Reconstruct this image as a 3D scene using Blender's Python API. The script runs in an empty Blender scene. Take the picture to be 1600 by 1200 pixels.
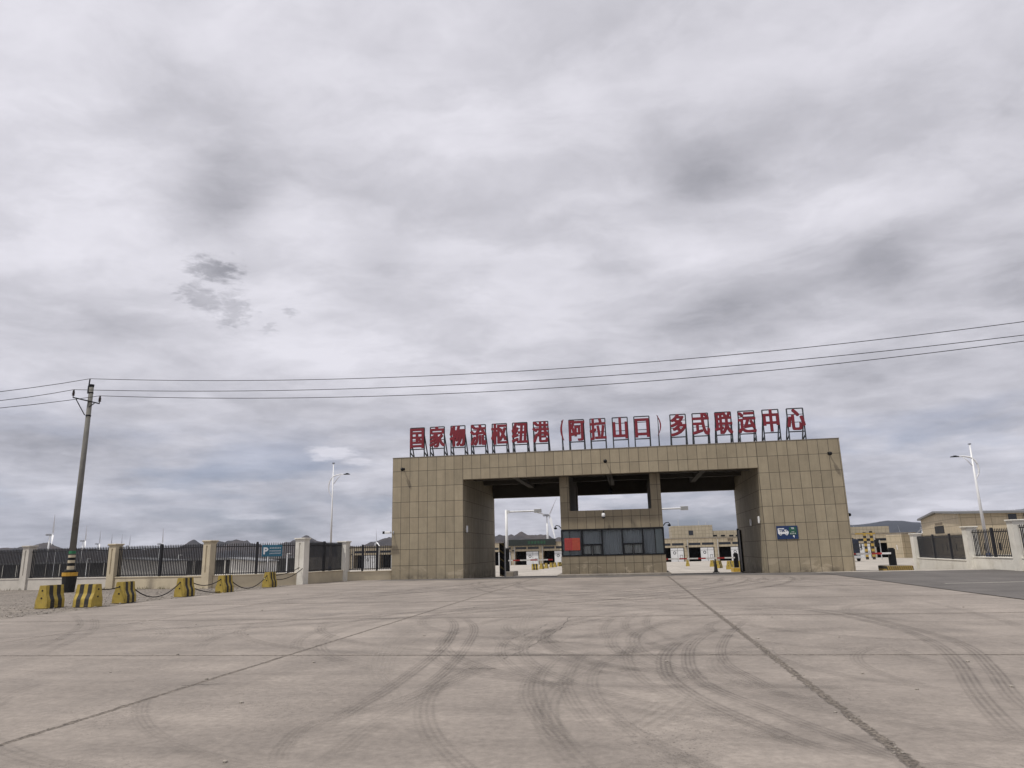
import bpy, bmesh, math, random
from mathutils import Vector, Matrix, noise as mnoise
R = math.radians
S = bpy.context.scene
COL = S.collection
rnd = random.Random(7)

# ------------------------------------------------------------------ camera
FOC, EYE = 1105.73, 1.6                      # focal length in px of a 1600 px wide picture, eye height
PIT, ROL, YAW = 0.2318, -0.0240, -0.1575
_f = Vector((math.sin(YAW)*math.cos(PIT), math.cos(YAW)*math.cos(PIT), math.sin(PIT)))
_r0 = Vector((math.cos(YAW), -math.sin(YAW), 0)); _u0 = _r0.cross(_f)
_r = _r0*math.cos(ROL) + _u0*math.sin(ROL); _u = _r.cross(_f)
cd = bpy.data.cameras.new('camera'); cam = bpy.data.objects.new('camera', cd); COL.objects.link(cam)
cd.sensor_width = 36; cd.lens = 36*FOC/1600; cd.clip_start = 0.1; cd.clip_end = 40000
mw = Matrix.Identity(4)
for i in range(3):
    mw[i][0], mw[i][1], mw[i][2] = _r[i], _u[i], -_f[i]
mw[0][3], mw[1][3], mw[2][3] = 0, 0, EYE
cam.matrix_world = mw
S.camera = cam
S.view_settings.view_transform = 'Standard'; S.view_settings.look = 'None'
S.view_settings.exposure = 0.0; S.view_settings.gamma = 1
S.cycles.max_bounces = 8; S.cycles.transparent_max_bounces = 16

def ray(x, y): return _f + _r*((x-800)/FOC) - _u*((y-600)/FOC)
def gz(x, y):                                  # the yard falls away behind the gate
    s = max(0.0, y-44)
    t = min(s, 16.0)
    z = -0.027*t*min(1, t/3.0) - 0.0128*min(max(0, s-16), 190)
    return z
def dp(x, y, d): return Vector((0, 0, EYE)) + ray(x, y)*d
def ay(x, y, Y):
    d = ray(x, y); return Vector((0, 0, EYE)) + d*(Y/d.y)
def hit(x, y):                                 # first point of the terrain seen at that place in the photograph
    d = ray(x, y); t = 1.0
    while t < 900:
        p = Vector((0, 0, EYE)) + d*t
        if p.z <= gz(p.x, p.y): return p
        t *= 1.001
    return p

# ------------------------------------------------------------------ node helpers
class NT:
    def __init__(s, tree): s.t = tree; s.n = tree.nodes; s.l = tree.links
    def new(s, typ, **kw):
        n = s.n.new(typ)
        for k, v in kw.items(): setattr(n, k, v)
        return n
    def put(s, sock, v):
        if v is None: return
        if isinstance(v, bpy.types.NodeSocket): s.l.new(v, sock)
        else:
            if isinstance(v, (tuple, list)) and len(v) == 3 and len(getattr(sock, 'default_value', ())) == 4: v = (*v, 1)
            sock.default_value = v
    def m(s, op, a, b=None, c=None, clamp=False):
        n = s.new('ShaderNodeMath', operation=op, use_clamp=clamp)
        for i, v in enumerate((a, b, c)): s.put(n.inputs[i], v)
        return n.outputs[0]
    def v(s, op, a, b=None):
        n = s.new('ShaderNodeVectorMath', operation=op)
        s.put(n.inputs[0], a); s.put(n.inputs[1], b)
        return n.outputs['Value'] if op in ('LENGTH', 'DOT_PRODUCT', 'DISTANCE') else n.outputs[0]
    def scale(s, a, k):
        n = s.new('ShaderNodeVectorMath', operation='SCALE'); s.put(n.inputs[0], a); s.put(n.inputs['Scale'], k); return n.outputs[0]
    def noise(s, vec, scale, detail=4, rough=.5, dist=0, col=False):
        n = s.new('ShaderNodeTexNoise'); s.put(n.inputs['Vector'], vec)
        for k, q in (('Scale', scale), ('Detail', detail), ('Roughness', rough), ('Distortion', dist)): s.put(n.inputs[k], q)
        return n.outputs['Color'] if col else n.outputs['Fac']
    def vor(s, vec, scale, feat='F1', out='Distance'):
        n = s.new('ShaderNodeTexVoronoi', feature=feat); s.put(n.inputs['Vector'], vec); s.put(n.inputs['Scale'], scale); return n.outputs[out]
    def white(s, vec):
        n = s.new('ShaderNodeTexWhiteNoise', noise_dimensions='3D'); s.put(n.inputs['Vector'], vec); return n.outputs['Value']
    def mix(s, f, a, b, mode='MIX'):
        n = s.new('ShaderNodeMix', data_type='RGBA', blend_type=mode)
        s.put(n.inputs[0], f); s.put(n.inputs[6], a); s.put(n.inputs[7], b); return n.outputs[2]
    def rng(s, x, a, b, c=0., d=1., smooth=False):
        n = s.new('ShaderNodeMapRange', interpolation_type='SMOOTHSTEP' if smooth else 'LINEAR'); n.clamp = True
        for i, v in enumerate((x, a, b, c, d)): s.put(n.inputs[i], v)
        return n.outputs[0]
    def sep(s, vec):
        n = s.new('ShaderNodeSeparateXYZ'); s.put(n.inputs[0], vec); return n.outputs
    def comb(s, x=0., y=0., z=0.):
        n = s.new('ShaderNodeCombineXYZ')
        for i, v in enumerate((x, y, z)): s.put(n.inputs[i], v)
        return n.outputs[0]

# ------------------------------------------------------------------ world: hazy sky under a broken cloud layer
SUN_DIR = Vector((0.42, 0.36, -1.05)).normalized()      # direction the light travels
SUN_EL = math.asin(-SUN_DIR.z); SUN_AZ = math.atan2(-SUN_DIR.x, -SUN_DIR.y)
W = bpy.data.worlds.new('World'); S.world = W; W.use_nodes = True
w = NT(W.node_tree); w.n.clear()
sky = w.new('ShaderNodeTexSky', sky_type='NISHITA'); sky.sun_disc = False
sky.sun_elevation = SUN_EL; sky.sun_rotation = SUN_AZ; sky.dust_density = 2.0
d = w.v('NORMALIZE', w.new('ShaderNodeTexCoord').outputs['Generated'])
dx, dy, dz = w.sep(d)
zc = w.m('MAXIMUM', dz, 0.0)
KZ = 0.13
inv = w.m('DIVIDE', 1.0, w.m('ADD', zc, KZ))
p0 = w.comb(w.m('MULTIPLY', dx, inv), w.m('MULTIPLY', dy, inv), 0.)
warp = w.v('SUBTRACT', w.noise(p0, 2.2, 6, .6, col=True), (.5, .5, .5))
warp2 = w.v('SUBTRACT', w.noise(p0, 9., 5, .6, col=True), (.5, .5, .5))
p1 = w.v('ADD', p0, w.scale(warp, .30)); pb = w.v('ADD', p0, w.v('ADD', w.scale(warp, .13), w.scale(warp2, .03)))
warp3 = w.v('SUBTRACT', w.noise(p0, 22., 6, .65, col=True), (.5, .5, .5))
p2 = w.v('ADD', w.v('ADD', p0, w.scale(warp2, .10)), w.scale(warp3, .10))
big = w.noise(w.v('ADD', p1, (3.1, 7.7, 0)), .75, 7, .52)
fin = w.noise(w.v('MULTIPLY', w.v('ADD', p1, (1.7, 2.2, 0)), (1., 1.5, 1)), 2.3, 10, .58, .25)
wisp = w.noise(w.v('ADD', p0, (9., 4., 0)), 5., 8, .62, .4)
def cl(px, py):
    q = ray(px, py).normalized(); k = 1/(max(q.z, 0)+KZ); return Vector((q.x*k, q.y*k))
def blob(px, py, sx, sy, ang, pos):            # an elongated patch of the cloud layer, as a falloff in layer coordinates
    c = cl(px, py); ca, sa = math.cos(R(ang)), math.sin(R(ang))
    a = (cl(px+sx*ca, py-sx*sa)-c); b = (cl(px+sy*sa, py+sy*ca)-c)
    det = a.x*b.y-a.y*b.x
    q = w.v('SUBTRACT', pos, (c.x, c.y, 0))
    u_ = w.v('DOT_PRODUCT', q, (b.y/det, -b.x/det, 0)); v_ = w.v('DOT_PRODUCT', q, (-a.y/det, a.x/det, 0))
    r2 = w.m('ADD', w.m('MULTIPLY', u_, u_), w.m('MULTIPLY', v_, v_))
    return w.m('POWER', 2.718, w.m('MULTIPLY', r2, -1.0))
dark = w.rng(big, .34, .68, -.13, .13, True)
hi = w.rng(dz, .06, .30, .25, 1, True)          # the stretched high-level texture gives way to low banks towards the horizon
dark = w.m('ADD', dark, w.m('MULTIPLY', w.rng(fin, .34, .68, -.15, .15, True), hi))
qb = w.v('MULTIPLY', d, (1., 1., 3.2))
bank = w.noise(w.v('ADD', w.v('ADD', qb, w.scale(w.v('SUBTRACT', w.noise(qb, 5., 5, .6, col=True), (.5, .5, .5)), .12)), (2, 5, 1)), 4.2, 9, .58)
dark = w.m('ADD', dark, w.m('MULTIPLY', w.m('ADD', w.rng(bank, .34, .66, -.32, .30, True), w.m('MULTIPLY', w.m('SUBTRACT', w.noise(w.v('MULTIPLY', d, (1., 1., 4.5)), 17., 6, .6, .5), .5), .75)), w.m('SUBTRACT', 1.05, hi)))
dark = w.m('ADD', dark, w.rng(wisp, .33, .67, -.07, .07))
SOFT = [(375, 318, 66, 52, 15, .48), (320, 290, 95, 45, 50, .20), (250, 110, 70, 90, 0, .08), (605, 415, 55, 38, 0, .32),
        (1130, 500, 110, 30, 8, .40), (1385, 425, 90, 55, 10, .30), (1080, 280, 90, 95, 0, .24), (1190, 215, 170, 55, 30, .32),
        (1420, 120, 170, 60, 30, .16), (1590, 420, 60, 80, 0, .24), (1010, 60, 90, 50, 0, .08), (1580, 80, 60, 120, 0, .12),
        (90, 520, 150, 40, -8, .14), (1250, 590, 260, 26, 6, .24), (820, 560, 200, 22, 0, .10), (400, 640, 300, 26, 0, .18), (150, 690, 220, 18, 0, .16),
        (1330, 320, 110, 45, 12, -.26), (1090, 395, 70, 45, 10, -.24), (700, 180, 150, 160, 0, -.10), (520, 560, 190, 26, 0, -.12), (1560, 660, 120, 22, 6, .12),
        (620, 660, 70, 14, 0, .20), (590, 735, 60, 10, 0, -.16), (80, 250, 140, 250, 0, -.06), (1120, 700, 380, 60, 0, .14)]
for (px, py, sx, sy, an, k) in SOFT: dark = w.m('ADD', dark, w.m('MULTIPLY', blob(px, py, sx, sy, an, pb), k))
ragged = None; ragn = w.noise(p0, 26., 8, .62, .6)
for (px, py, sx, sy, an, k) in [(338, 422, 50, 22, -8, .66), (318, 468, 44, 22, -25, .52), (362, 486, 32, 34, 0, .44), (456, 488, 20, 9, -15, .40), (425, 512, 20, 8, 30, .26)]:
    g = w.m('MULTIPLY', w.rng(w.m('ADD', blob(px, py, sx, sy, an, p2), w.m('MULTIPLY', w.m('SUBTRACT', ragn, .5), 1.5)), .30, .95, 0, 1, True), k)
    g = w.m('MULTIPLY', g, w.rng(blob(px, py, sx*1.5, sy*1.5, an, p0), .05, .3))
    ragged = g if ragged is None else w.m('MAXIMUM', ragged, g)
dark = w.m('ADD', dark, w.m('MULTIPLY', ragged, .9))
puff = None
for (px, py, sx, sy, k) in [(520, 708, 46, 12, .85), (560, 722, 30, 7, .6), (500, 716, 24, 8, .6), (395, 808, 60, 6, .5), (230, 768, 70, 7, .35), (1500, 788, 50, 8, .6), (1430, 800, 40, 7, .4), (950, 776, 30, 4, .5)]:
    g = w.m('MULTIPLY', w.rng(w.m('ADD', blob(px, py, sx, sy, 0, p2), w.m('MULTIPLY', w.m('SUBTRACT', wisp, .5), .7)), .3, .8, 0, 1, True), k)
    puff = g if puff is None else w.m('MAXIMUM', puff, g)
dark = w.m('SUBTRACT', dark, w.m('MULTIPLY', puff, .5))
low = w.rng(dz, .42, .02, .09, .24, True)        # the layer is seen edge-on and greyer towards the horizon
dark = w.m('ADD', dark, low)
cloud = w.mix(w.rng(dark, -.22, 1.), (.825, .808, .872), (.205, .205, .235))
# gaps low down where clear blue air shows through
gap = w.m('MULTIPLY', w.rng(dz, .22, .03, 0, 1, True), w.rng(w.noise(w.v('ADD', w.v('MULTIPLY', d, (1., 1., 4.)), (7, 1, 3)), 3.4, 8, .55, .3), .43, .64, 0, .8, True))
gap = w.m('MULTIPLY', gap, w.m('SUBTRACT', 1.0, puff))
skyc = w.mix(1.0, w.scale(sky.outputs[0], 1.0), (.062, .068, .092), 'MULTIPLY')
final = w.mix(gap, cloud, skyc)
bg = w.new('ShaderNodeBackground'); w.put(bg.inputs[0], final); bg.inputs[1].default_value = 1.0
w.l.new(bg.outputs[0], w.new('ShaderNodeOutputWorld').inputs[0])
W.cycles.sampling_method = 'MANUAL'; W.cycles.sample_map_resolution = 512

sl = bpy.data.lights.new('sun', 'SUN'); sl.energy = 3.1; sl.angle = R(2.5); sl.color = (1, .95, .87)
so = bpy.data.objects.new('sun', sl); COL.objects.link(so); so.location = (-20, -20, 50)
so.rotation_euler = SUN_DIR.to_track_quat('-Z', 'Y').to_euler()

# ------------------------------------------------------------------ materials
def newmat(name):
    m = bpy.data.materials.new(name); m.use_nodes = True
    t = NT(m.node_tree); b = t.n['Principled BSDF']
    return m, t, b
def bump(t, b, h, strength=.3, dist=.01):
    n = t.new('ShaderNodeBump'); n.inputs['Strength'].default_value = strength; n.inputs['Distance'].default_value = dist
    t.put(n.inputs['Height'], h); t.l.new(n.outputs[0], b.inputs['Normal'])
def mat(name, col, rough=.6, metal=0., var=.12, scale=3., bmp=0., dirt=None, dirtf=.3, coord='Object', spec=None):
    m, t, b = newmat(name)
    c = t.new('ShaderNodeTexCoord').outputs[coord]
    n1 = t.noise(c, scale, 6, .6)
    k = t.rng(n1, .3, .7, 1-var, 1+var)
    cc = t.mix(1.0, col, t.comb(k, k, k), 'MULTIPLY')
    if dirt:
        n2 = t.noise(t.v('ADD', c, (5, 3, 1)), scale*.6, 8, .65, .3)
        cc = t.mix(t.rng(n2, .5, .72, 0, dirtf, True), cc, dirt)
    t.put(b.inputs['Base Color'], cc); t.put(b.inputs['Roughness'], t.rng(n1, .3, .7, rough*.9, min(1, rough*1.1)))
    b.inputs['Metallic'].default_value = metal
    if spec is not None: b.inputs['Specular IOR Level'].default_value = spec
    if bmp: bump(t, b, t.noise(c, scale*12, 5, .6), bmp, .01)
    return m

def slab_mat(name, col, xs, ys, wide, rub=True):
    m, t, b = newmat(name)
    pos = t.new('ShaderNodeNewGeometry').outputs['Position']
    x, y, z = t.sep(pos)
    big = t.noise(pos, .16, 6, .6, .3); med = t.noise(pos, .9, 8, .65); fine = t.noise(pos, 11, 7, .75)
    st = t.noise(t.v('MULTIPLY', pos, (.35, .07, 1)), 2.2, 6, .6, .4)          # sweeping, wind and wheel streaks across the lanes
    st2 = t.noise(t.v('MULTIPLY', pos, (.1, .8, 1)), 1.6, 7, .62, .5)
    grit = t.vor(pos, 34)
    k = t.m('MULTIPLY', t.rng(big, .3, .7, .80, 1.16), t.rng(med, .3, .7, .82, 1.14))
    k = t.m('MULTIPLY', k, t.rng(fine, .28, .72, .74, 1.22))
    k = t.m('MULTIPLY', k, t.rng(st, .3, .7, .88, 1.10)); k = t.m('MULTIPLY', k, t.rng(st2, .3, .7, .84, 1.12))
    c = t.mix(1.0, col, t.comb(k, k, k), 'MULTIPLY')
    c = t.mix(t.rng(t.noise(t.v('ADD', pos, (40, 3, 0)), .35, 7, .6, .4), .52, .72, 0, .35, True), c, tuple(v*1.22 for v in col))   # pale dust
    # worn surface with exposed aggregate in places
    wear = t.rng(t.noise(t.v('ADD', pos, (11, 7, 0)), .5, 7, .65), .46, .66, 0, 1, True)
    pit = t.m('MULTIPLY', t.rng(grit, .20, .42, 1, 0), t.rng(t.noise(pos, 17, 3, .6), .42, .62))
    c = t.mix(t.m('MULTIPLY', t.m('MULTIPLY', wear, pit), .62), c, (.07, .06, .055))
    spots = t.m('MULTIPLY', t.rng(t.vor(pos, 3.1), .05, .022, 0, 1), t.rng(t.noise(pos, 1.1, 2), .55, .6))
    c = t.mix(t.m('MULTIPLY', spots, .7), c, (.05, .045, .04))
    wob = t.m('MULTIPLY', t.m('SUBTRACT', t.noise(pos, 2.4, 6, .7), .5), .16)
    chew = t.noise(pos, 7, 6, .7)
    J = None
    def line(v, v0, wd, fade):
        dd = t.m('ABSOLUTE', t.m('SUBTRACT', t.m('ADD', v, t.m('MULTIPLY', wob, fade)), v0))
        ww = t.m('MULTIPLY', t.rng(chew, .3, .7, .35, 1.5), wd)
        return t.m('SUBTRACT', 1.0, t.rng(t.m('DIVIDE', dd, ww), .6, 1.25, 0, 1, True))
    for v0 in xs:
        l = line(x, v0, wide.get(v0, .022), .55); J = l if J is None else t.m('MAXIMUM', J, l)
    for v0 in ys:
        l = line(y, v0, .030+.0016*v0, .4); J = t.m('MAXIMUM', J, l) if J is not None else l
    agg = t.mix(t.rng(t.vor(pos, 38, out='Color'), 0, 1), (.035, .030, .026), (.25, .215, .18))
    if J is not None:
        # broken, crazed edges beside the joints
        c = t.mix(t.m('MULTIPLY', J, .92), c, agg)
    t.put(b.inputs['Base Color'], c); t.put(b.inputs['Roughness'], t.rng(med, .3, .7, .78, .95)); b.inputs['Specular IOR Level'].default_value = .3
    h = t.m('ADD', t.m('MULTIPLY', fine, .5), t.m('MULTIPLY', t.m('MULTIPLY', wear, pit), -.5))
    if J is not None: h = t.m('SUBTRACT', h, t.m('MULTIPLY', J, t.rng(chew, .3, .7, .6, 2.2)))
    bump(t, b, h, .7, .02)
    return m

XS = [-13.0, -5.74, 1.96]; YS = [11.7, 18.2, 24.1, 30.2, 36.2, 42.2]
M = {}
M['concrete'] = slab_mat('concrete', (.258, .227, .200), XS, YS, {1.96: .052, -5.74: .040, -13.0: .030})
M['yard'] = slab_mat('yard_concrete', (.40, .368, .325), [-14, -4, 6, 16, 26], [50, 58, 66, 74, 84, 94, 106, 120, 140, 160], {})  # sunlight through a cloud gap is put into this paler concrete colour
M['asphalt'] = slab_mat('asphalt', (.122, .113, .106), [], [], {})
M['underfloor'] = slab_mat('gateway_floor', (.10, .094, .088), [], [], {})  # floor colour darkened to cut bounced light under the gate
M['dirt'] = mat('dirt', (.20, .175, .15), .95, var=.25, scale=.05, dirt=(.12, .11, .09), dirtf=.6)

def gravel_mat():
    m, t, b = newmat('gravel'); pos = t.new('ShaderNodeNewGeometry').outputs['Position']
    c1 = t.vor(pos, 18, out='Color'); d1 = t.vor(pos, 18)
    k = t.rng(t.noise(pos, .5, 6, .6), .3, .7, .75, 1.15)
    c = t.mix(t.sep(c1)[0], (.105, .092, .078), (.285, .25, .215))
    c = t.mix(1.0, c, t.comb(k, k, k), 'MULTIPLY')
    c = t.mix(t.rng(t.noise(t.v('ADD', pos, (4, 8, 0)), .9, 6, .6), .5, .7, 0, .6, True), c, (.20, .175, .15))
    t.put(b.inputs['Base Color'], c); b.inputs['Roughness'].default_value = .95
    bump(t, b, t.m('SUBTRACT', 1.0, d1), 1.0, .03); return m
M['gravel'] = gravel_mat()

def tile_mat(name, col, px, x0, py, y0, zs=None, pz=1.03, z0=.83, stain=True, jw=.022, jcol=(.045, .038, .03), per=.10):
    m, t, b = newmat(name)
    g = t.new('ShaderNodeNewGeometry'); pos = g.outputs['Position']; nx, ny, nz = t.sep(g.outputs['Normal']); x, y, z = t.sep(pos)
    side = t.m('GREATER_THAN', t.m('ABSOLUTE', nx), .6)
    u = t.m('ADD', t.m('MULTIPLY', t.m('DIVIDE', t.m('SUBTRACT', y, y0), py), side),
            t.m('MULTIPLY', t.m('DIVIDE', t.m('SUBTRACT', x, x0), px), t.m('SUBTRACT', 1.0, side)))
    vv = t.m('DIVIDE', t.m('SUBTRACT', z, z0), pz)
    def joint(q, per_):
        fr = t.m('FRACT', q); e = t.m('MINIMUM', fr, t.m('SUBTRACT', 1.0, fr)); return t.m('MULTIPLY', e, per_)
    e = t.m('MINIMUM', joint(u, px), joint(vv, pz))
    flat = t.m('LESS_THAN', t.m('ABSOLUTE', nz), .6)
    J = t.m('MULTIPLY', t.rng(e, jw*.45, jw*.75, 1, 0), flat)
    cell = t.comb(t.m('FLOOR', u), t.m('FLOOR', vv), side)
    tone = t.rng(t.white(cell), 0, 1, 1-per, 1+per)
    fine = t.noise(pos, 30, 5, .7); med = t.noise(pos, 1.6, 7, .62, .3)
    drip = t.noise(t.v('MULTIPLY', pos, (3.2, 3.2, .28)), 1.4, 6, .6, .3)
    k = t.m('MULTIPLY', t.m('MULTIPLY', tone, t.rng(fine, .25, .75, .90, 1.09)), t.m('MULTIPLY', t.rng(med, .3, .7, .90, 1.09), t.rng(drip, .3, .7, .90, 1.07)))
    c = t.mix(1.0, col, t.comb(k, k, k), 'MULTIPLY')
    hue = t.white(t.v('ADD', cell, (7, 3, 1)))
    c = t.mix(t.m('MULTIPLY', hue, .20), c, (col[0]*1.06, col[1]*.98, col[2]*.92))
    if stain:
        run = t.m('MULTIPLY', t.rng(t.noise(t.v('MULTIPLY', pos, (5.5, 5.5, .10)), 1.5, 5, .62), .56, .70, 0, 1, True), t.rng(z, 4.5, 7.9, 0, 1))
        c = t.mix(t.m('MULTIPLY', run, .22), c, (.11, .095, .07))
        chip = t.m('MULTIPLY', t.rng(e, .10, .03, 0, 1), t.rng(t.noise(t.v('ADD', pos, (3, 9, 4)), 5.5, 5, .7), .62, .68, 0, 1))
        c = t.mix(t.m('MULTIPLY', chip, .6), c, (.38, .33, .25))
    if stain:   # peeled render near the ground and rubbed patches
        mask = t.m('MULTIPLY', t.rng(z, 1.1, .25, 0, 1, True), t.rng(t.noise(t.v('MULTIPLY', pos, (.8, .8, 1.6)), 1.1, 7, .62, .5), .53, .60, 0, 1, True))
        c = t.mix(t.m('MULTIPLY', mask, .75), c, (.40, .34, .25))
        grime = t.m('MULTIPLY', t.rng(z, .45, .0, 0, 1, True), t.rng(t.noise(pos, 1.3, 7, .65), .4, .65, 0, .6, True))
        c = t.mix(grime, c, (.07, .06, .05))
    c = t.mix(t.m('MULTIPLY', J, .9), c, jcol)
    t.put(b.inputs['Base Color'], c); b.inputs['Roughness'].default_value = .72; b.inputs['Specular IOR Level'].default_value = .35
    bump(t, b, t.m('SUBTRACT', t.m('MULTIPLY', fine, .25), J), .35, .01)
    return m
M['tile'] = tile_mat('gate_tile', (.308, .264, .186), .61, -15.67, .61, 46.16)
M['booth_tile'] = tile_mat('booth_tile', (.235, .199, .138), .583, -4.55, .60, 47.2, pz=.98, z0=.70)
M['far_tile'] = tile_mat('warehouse_tile', (.40, .345, .25), 1.0, 0, 1.0, 0, pz=1.0, z0=.3, stain=False, jw=.07, jcol=(.22, .19, .14), per=.06)
M['hall_tile'] = tile_mat('hall_tile', (.45, .385, .275), 2.2, 0, 2.2, 0, pz=1.25, z0=.3, stain=False, jw=.05, jcol=(.14, .12, .09), per=.05)
M['soffit'] = mat('soffit_concrete', (.11, .10, .085), .85, var=.2, scale=.8, dirt=(.05, .045, .04), dirtf=.5)  # under-gate concrete, its colour lowered to deepen the shade there
M['curb'] = mat('curb_concrete', (.24, .215, .185), .85, var=.2, scale=1.5, bmp=.3, dirt=(.08, .07, .06), dirtf=.5)
M['black'] = mat('black_paint', (.010, .011, .013), .5, var=.3, scale=6, spec=.2)
M['lace'] = mat('white_curtain', (.84, .83, .79), .9, var=.1, scale=2)
M['daylight_panel'] = mat('daylight_panel_pale', (.62, .68, .68), .8, var=.06, scale=1)  # pale colour standing for daylight behind the end panes
M['fence_black'] = mat('fence_black', (.013, .014, .018), .55, var=.3, scale=4)
M['steel'] = mat('sign_frame_steel', (.035, .040, .045), .55, .2, var=.3, scale=5)
M['red'] = mat('letter_red', (.19, .011, .022), .5, var=.15, scale=1.5, dirt=(.12, .009, .016), dirtf=.5)
M['cream'] = mat('cream_render', (.50, .435, .315), .85, var=.10, scale=1.2, bmp=.2, dirt=(.30, .26, .20), dirtf=.5)
M['offwhite'] = mat('grey_white_render', (.53, .50, .45), .85, var=.10, scale=1.2, bmp=.2, dirt=(.30, .28, .24), dirtf=.55)
M['white'] = mat('white_render', (.68, .66, .60), .8, var=.08, scale=1.2, bmp=.2, dirt=(.40, .37, .30), dirtf=.5)
M['slot'] = mat('pillar_recess', (.34, .30, .23), .85)
M['pole'] = mat('pole_concrete', (.15, .145, .13), .85, var=.2, scale=2, bmp=.3, dirt=(.08, .075, .065), dirtf=.6)
M['galv'] = mat('galvanised', (.52, .53, .54), .45, .4, var=.1, scale=4)
M['lampwhite'] = mat('white_pole_paint', (.74, .75, .76), .4, var=.05, scale=2)
M['bluepaint'] = mat('blue_base_paint', (.015, .03, .09), .5, scale=4)
M['turbine'] = mat('turbine_white', (.70, .71, .72), .45, var=.03, scale=.1)
M['turbine_grey'] = mat('turbine_grey', (.33, .34, .36), .5, var=.05, scale=.1)
M['signblue'] = mat('sign_blue', (.008, .030, .105), .4, var=.1)
M['parkblue'] = mat('parking_blue', (.02, .125, .20), .4, var=.1)
M['signwhite'] = mat('sign_white', (.74, .75, .76), .45, var=.05)
M['signgreen'] = mat('sign_green', (.015, .09, .055), .4, var=.1)
M['poster'] = mat('poster_red', (.31, .024, .028), .6, var=.15, scale=5)
M['poster_orange'] = mat('poster_orange', (.35, .050, .026), .6, var=.15, scale=5)
M['postertext'] = mat('poster_print', (.52, .15, .10), .6)
M['rope'] = mat('rope', (.016, .014, .013), .8)
M['door_white'] = mat('door_white', (.66, .67, .68), .5, var=.05, scale=.5)
M['void'] = mat('dark_interior', (.010, .010, .011), .9)
M['darkglass'] = mat('dark_glass', (.018, .022, .03), .12, var=.1)
M['seal_red'] = mat('red_paint', (.42, .02, .025), .5)
M['yellow'] = mat('yellow_paint', (.48, .31, .035), .6, var=.15, scale=6, dirt=(.16, .11, .04), dirtf=.6)
M['bin_yellow'] = mat('yellow_band', (.50, .28, .03), .55, var=.15, scale=8)
M['tag_green'] = mat('green_tag', (.02, .16, .07), .5)
M['ins'] = mat('insulator_brown', (.03, .018, .014), .25)
M['navy'] = mat('truck_navy', (.012, .018, .035), .3)
M['rubber'] = mat('rubber', (.012, .012, .012), .85)
M['roofgrey'] = mat('roof_sheet', (.20, .205, .21), .5, .3, var=.1, scale=.2)
M['storewall'] = mat('store_wall', (.045, .045, .042), .9, var=.3, scale=.3, dirt=(.045, .045, .04), dirtf=.7)
M['paleshed'] = mat('pale_shed', (.56, .55, .52), .7, var=.08, scale=.2)
M['curtain'] = mat('curtain', (.74, .77, .80), .9, var=.1, scale=1)
M['ledgreen'] = mat('led_green', (.02, .10, .045), .4)
M['ledboard'] = mat('led_board', (.012, .018, .016), .5)
M['weed'] = mat('dry_weed', (.085, .080, .035), .9, var=.3, scale=4)
M['stone'] = mat('stones', (.26, .235, .205), .9, var=.4, scale=2)
M['kerbpaint'] = None

def stripe_mat(name, ca, cb, period, duty, axis='X', slant=0., off=0., chip=True):
    m, t, b = newmat(name); c = t.new('ShaderNodeTexCoord').outputs['Object']; x, y, z = t.sep(c)
    q = {'X': x, 'Y': y, 'Z': z}[axis]
    q = t.m('ADD', q, t.m('MULTIPLY', z if axis != 'Z' else x, slant))
    q = t.m('ADD', q, t.m('MULTIPLY', t.m('SUBTRACT', t.noise(c, 9, 4), .5), .012))
    f = t.m('LESS_THAN', t.m('FRACT', t.m('DIVIDE', t.m('ADD', q, off), period)), duty)
    col = t.mix(f, ca, cb)
    n = t.noise(c, 6, 8, .68); k = t.rng(n, .3, .7, .78, 1.12); col = t.mix(1.0, col, t.comb(k, k, k), 'MULTIPLY')
    if chip:
        col = t.mix(t.rng(t.noise(t.v('ADD', c, (3, 1, 9)), 7, 8, .7), .60, .66, 0, .9), col, (.20, .17, .12))
        col = t.mix(t.rng(t.noise(t.v('ADD', c, (8, 2, 4)), 3.5, 6, .65), .52, .74, 0, .6, True), col, (.10, .065, .028))
    t.put(b.inputs['Base Color'], col); b.inputs['Roughness'].default_value = .68
    bump(t, b, n, .25, .01); return m
YEL = (.40, .295, .055); BLK = (.022, .021, .020)
M['barrier'] = stripe_mat('barrier_stripes', YEL, BLK, .35, .53, 'X', off=.268)
M['curbstripe'] = stripe_mat('curb_stripes', (.40, .27, .06), BLK, .12, .5, 'X', slant=.25)
M['framestripe'] = stripe_mat('frame_stripes', (.45, .30, .06), BLK, 1.0, .5, 'Z')
M['boom'] = stripe_mat('boom_stripes', (.74, .73, .72), (.40, .035, .035), 1.5, .4, 'X', chip=False)
M['leafstripe'] = stripe_mat('leaf_stripes', (.02, .02, .02), (.30, .24, .10), .62, .22, 'Z', slant=.7)

def glass_mat():
    m, t, b = newmat('booth_glass'); b.inputs['Base Color'].default_value = (.03, .035, .038, 1); b.inputs['Roughness'].default_value = .06
    tr = t.new('ShaderNodeBsdfTransparent'); tr.inputs[0].default_value = (.94, .96, .97, 1)
    mx = t.new('ShaderNodeMixShader'); lw = t.new('ShaderNodeLayerWeight'); lw.inputs[0].default_value = .35
    t.put(mx.inputs[0], t.rng(lw.outputs['Fresnel'], 0, 1,   .14, .9)); t.l.new(tr.outputs[0], mx.inputs[1]); t.l.new(b.outputs[0], mx.inputs[2])
    t.l.new(mx.outputs[0], t.n['Material Output'].inputs[0]); return m
M['glass'] = glass_mat()

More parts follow.
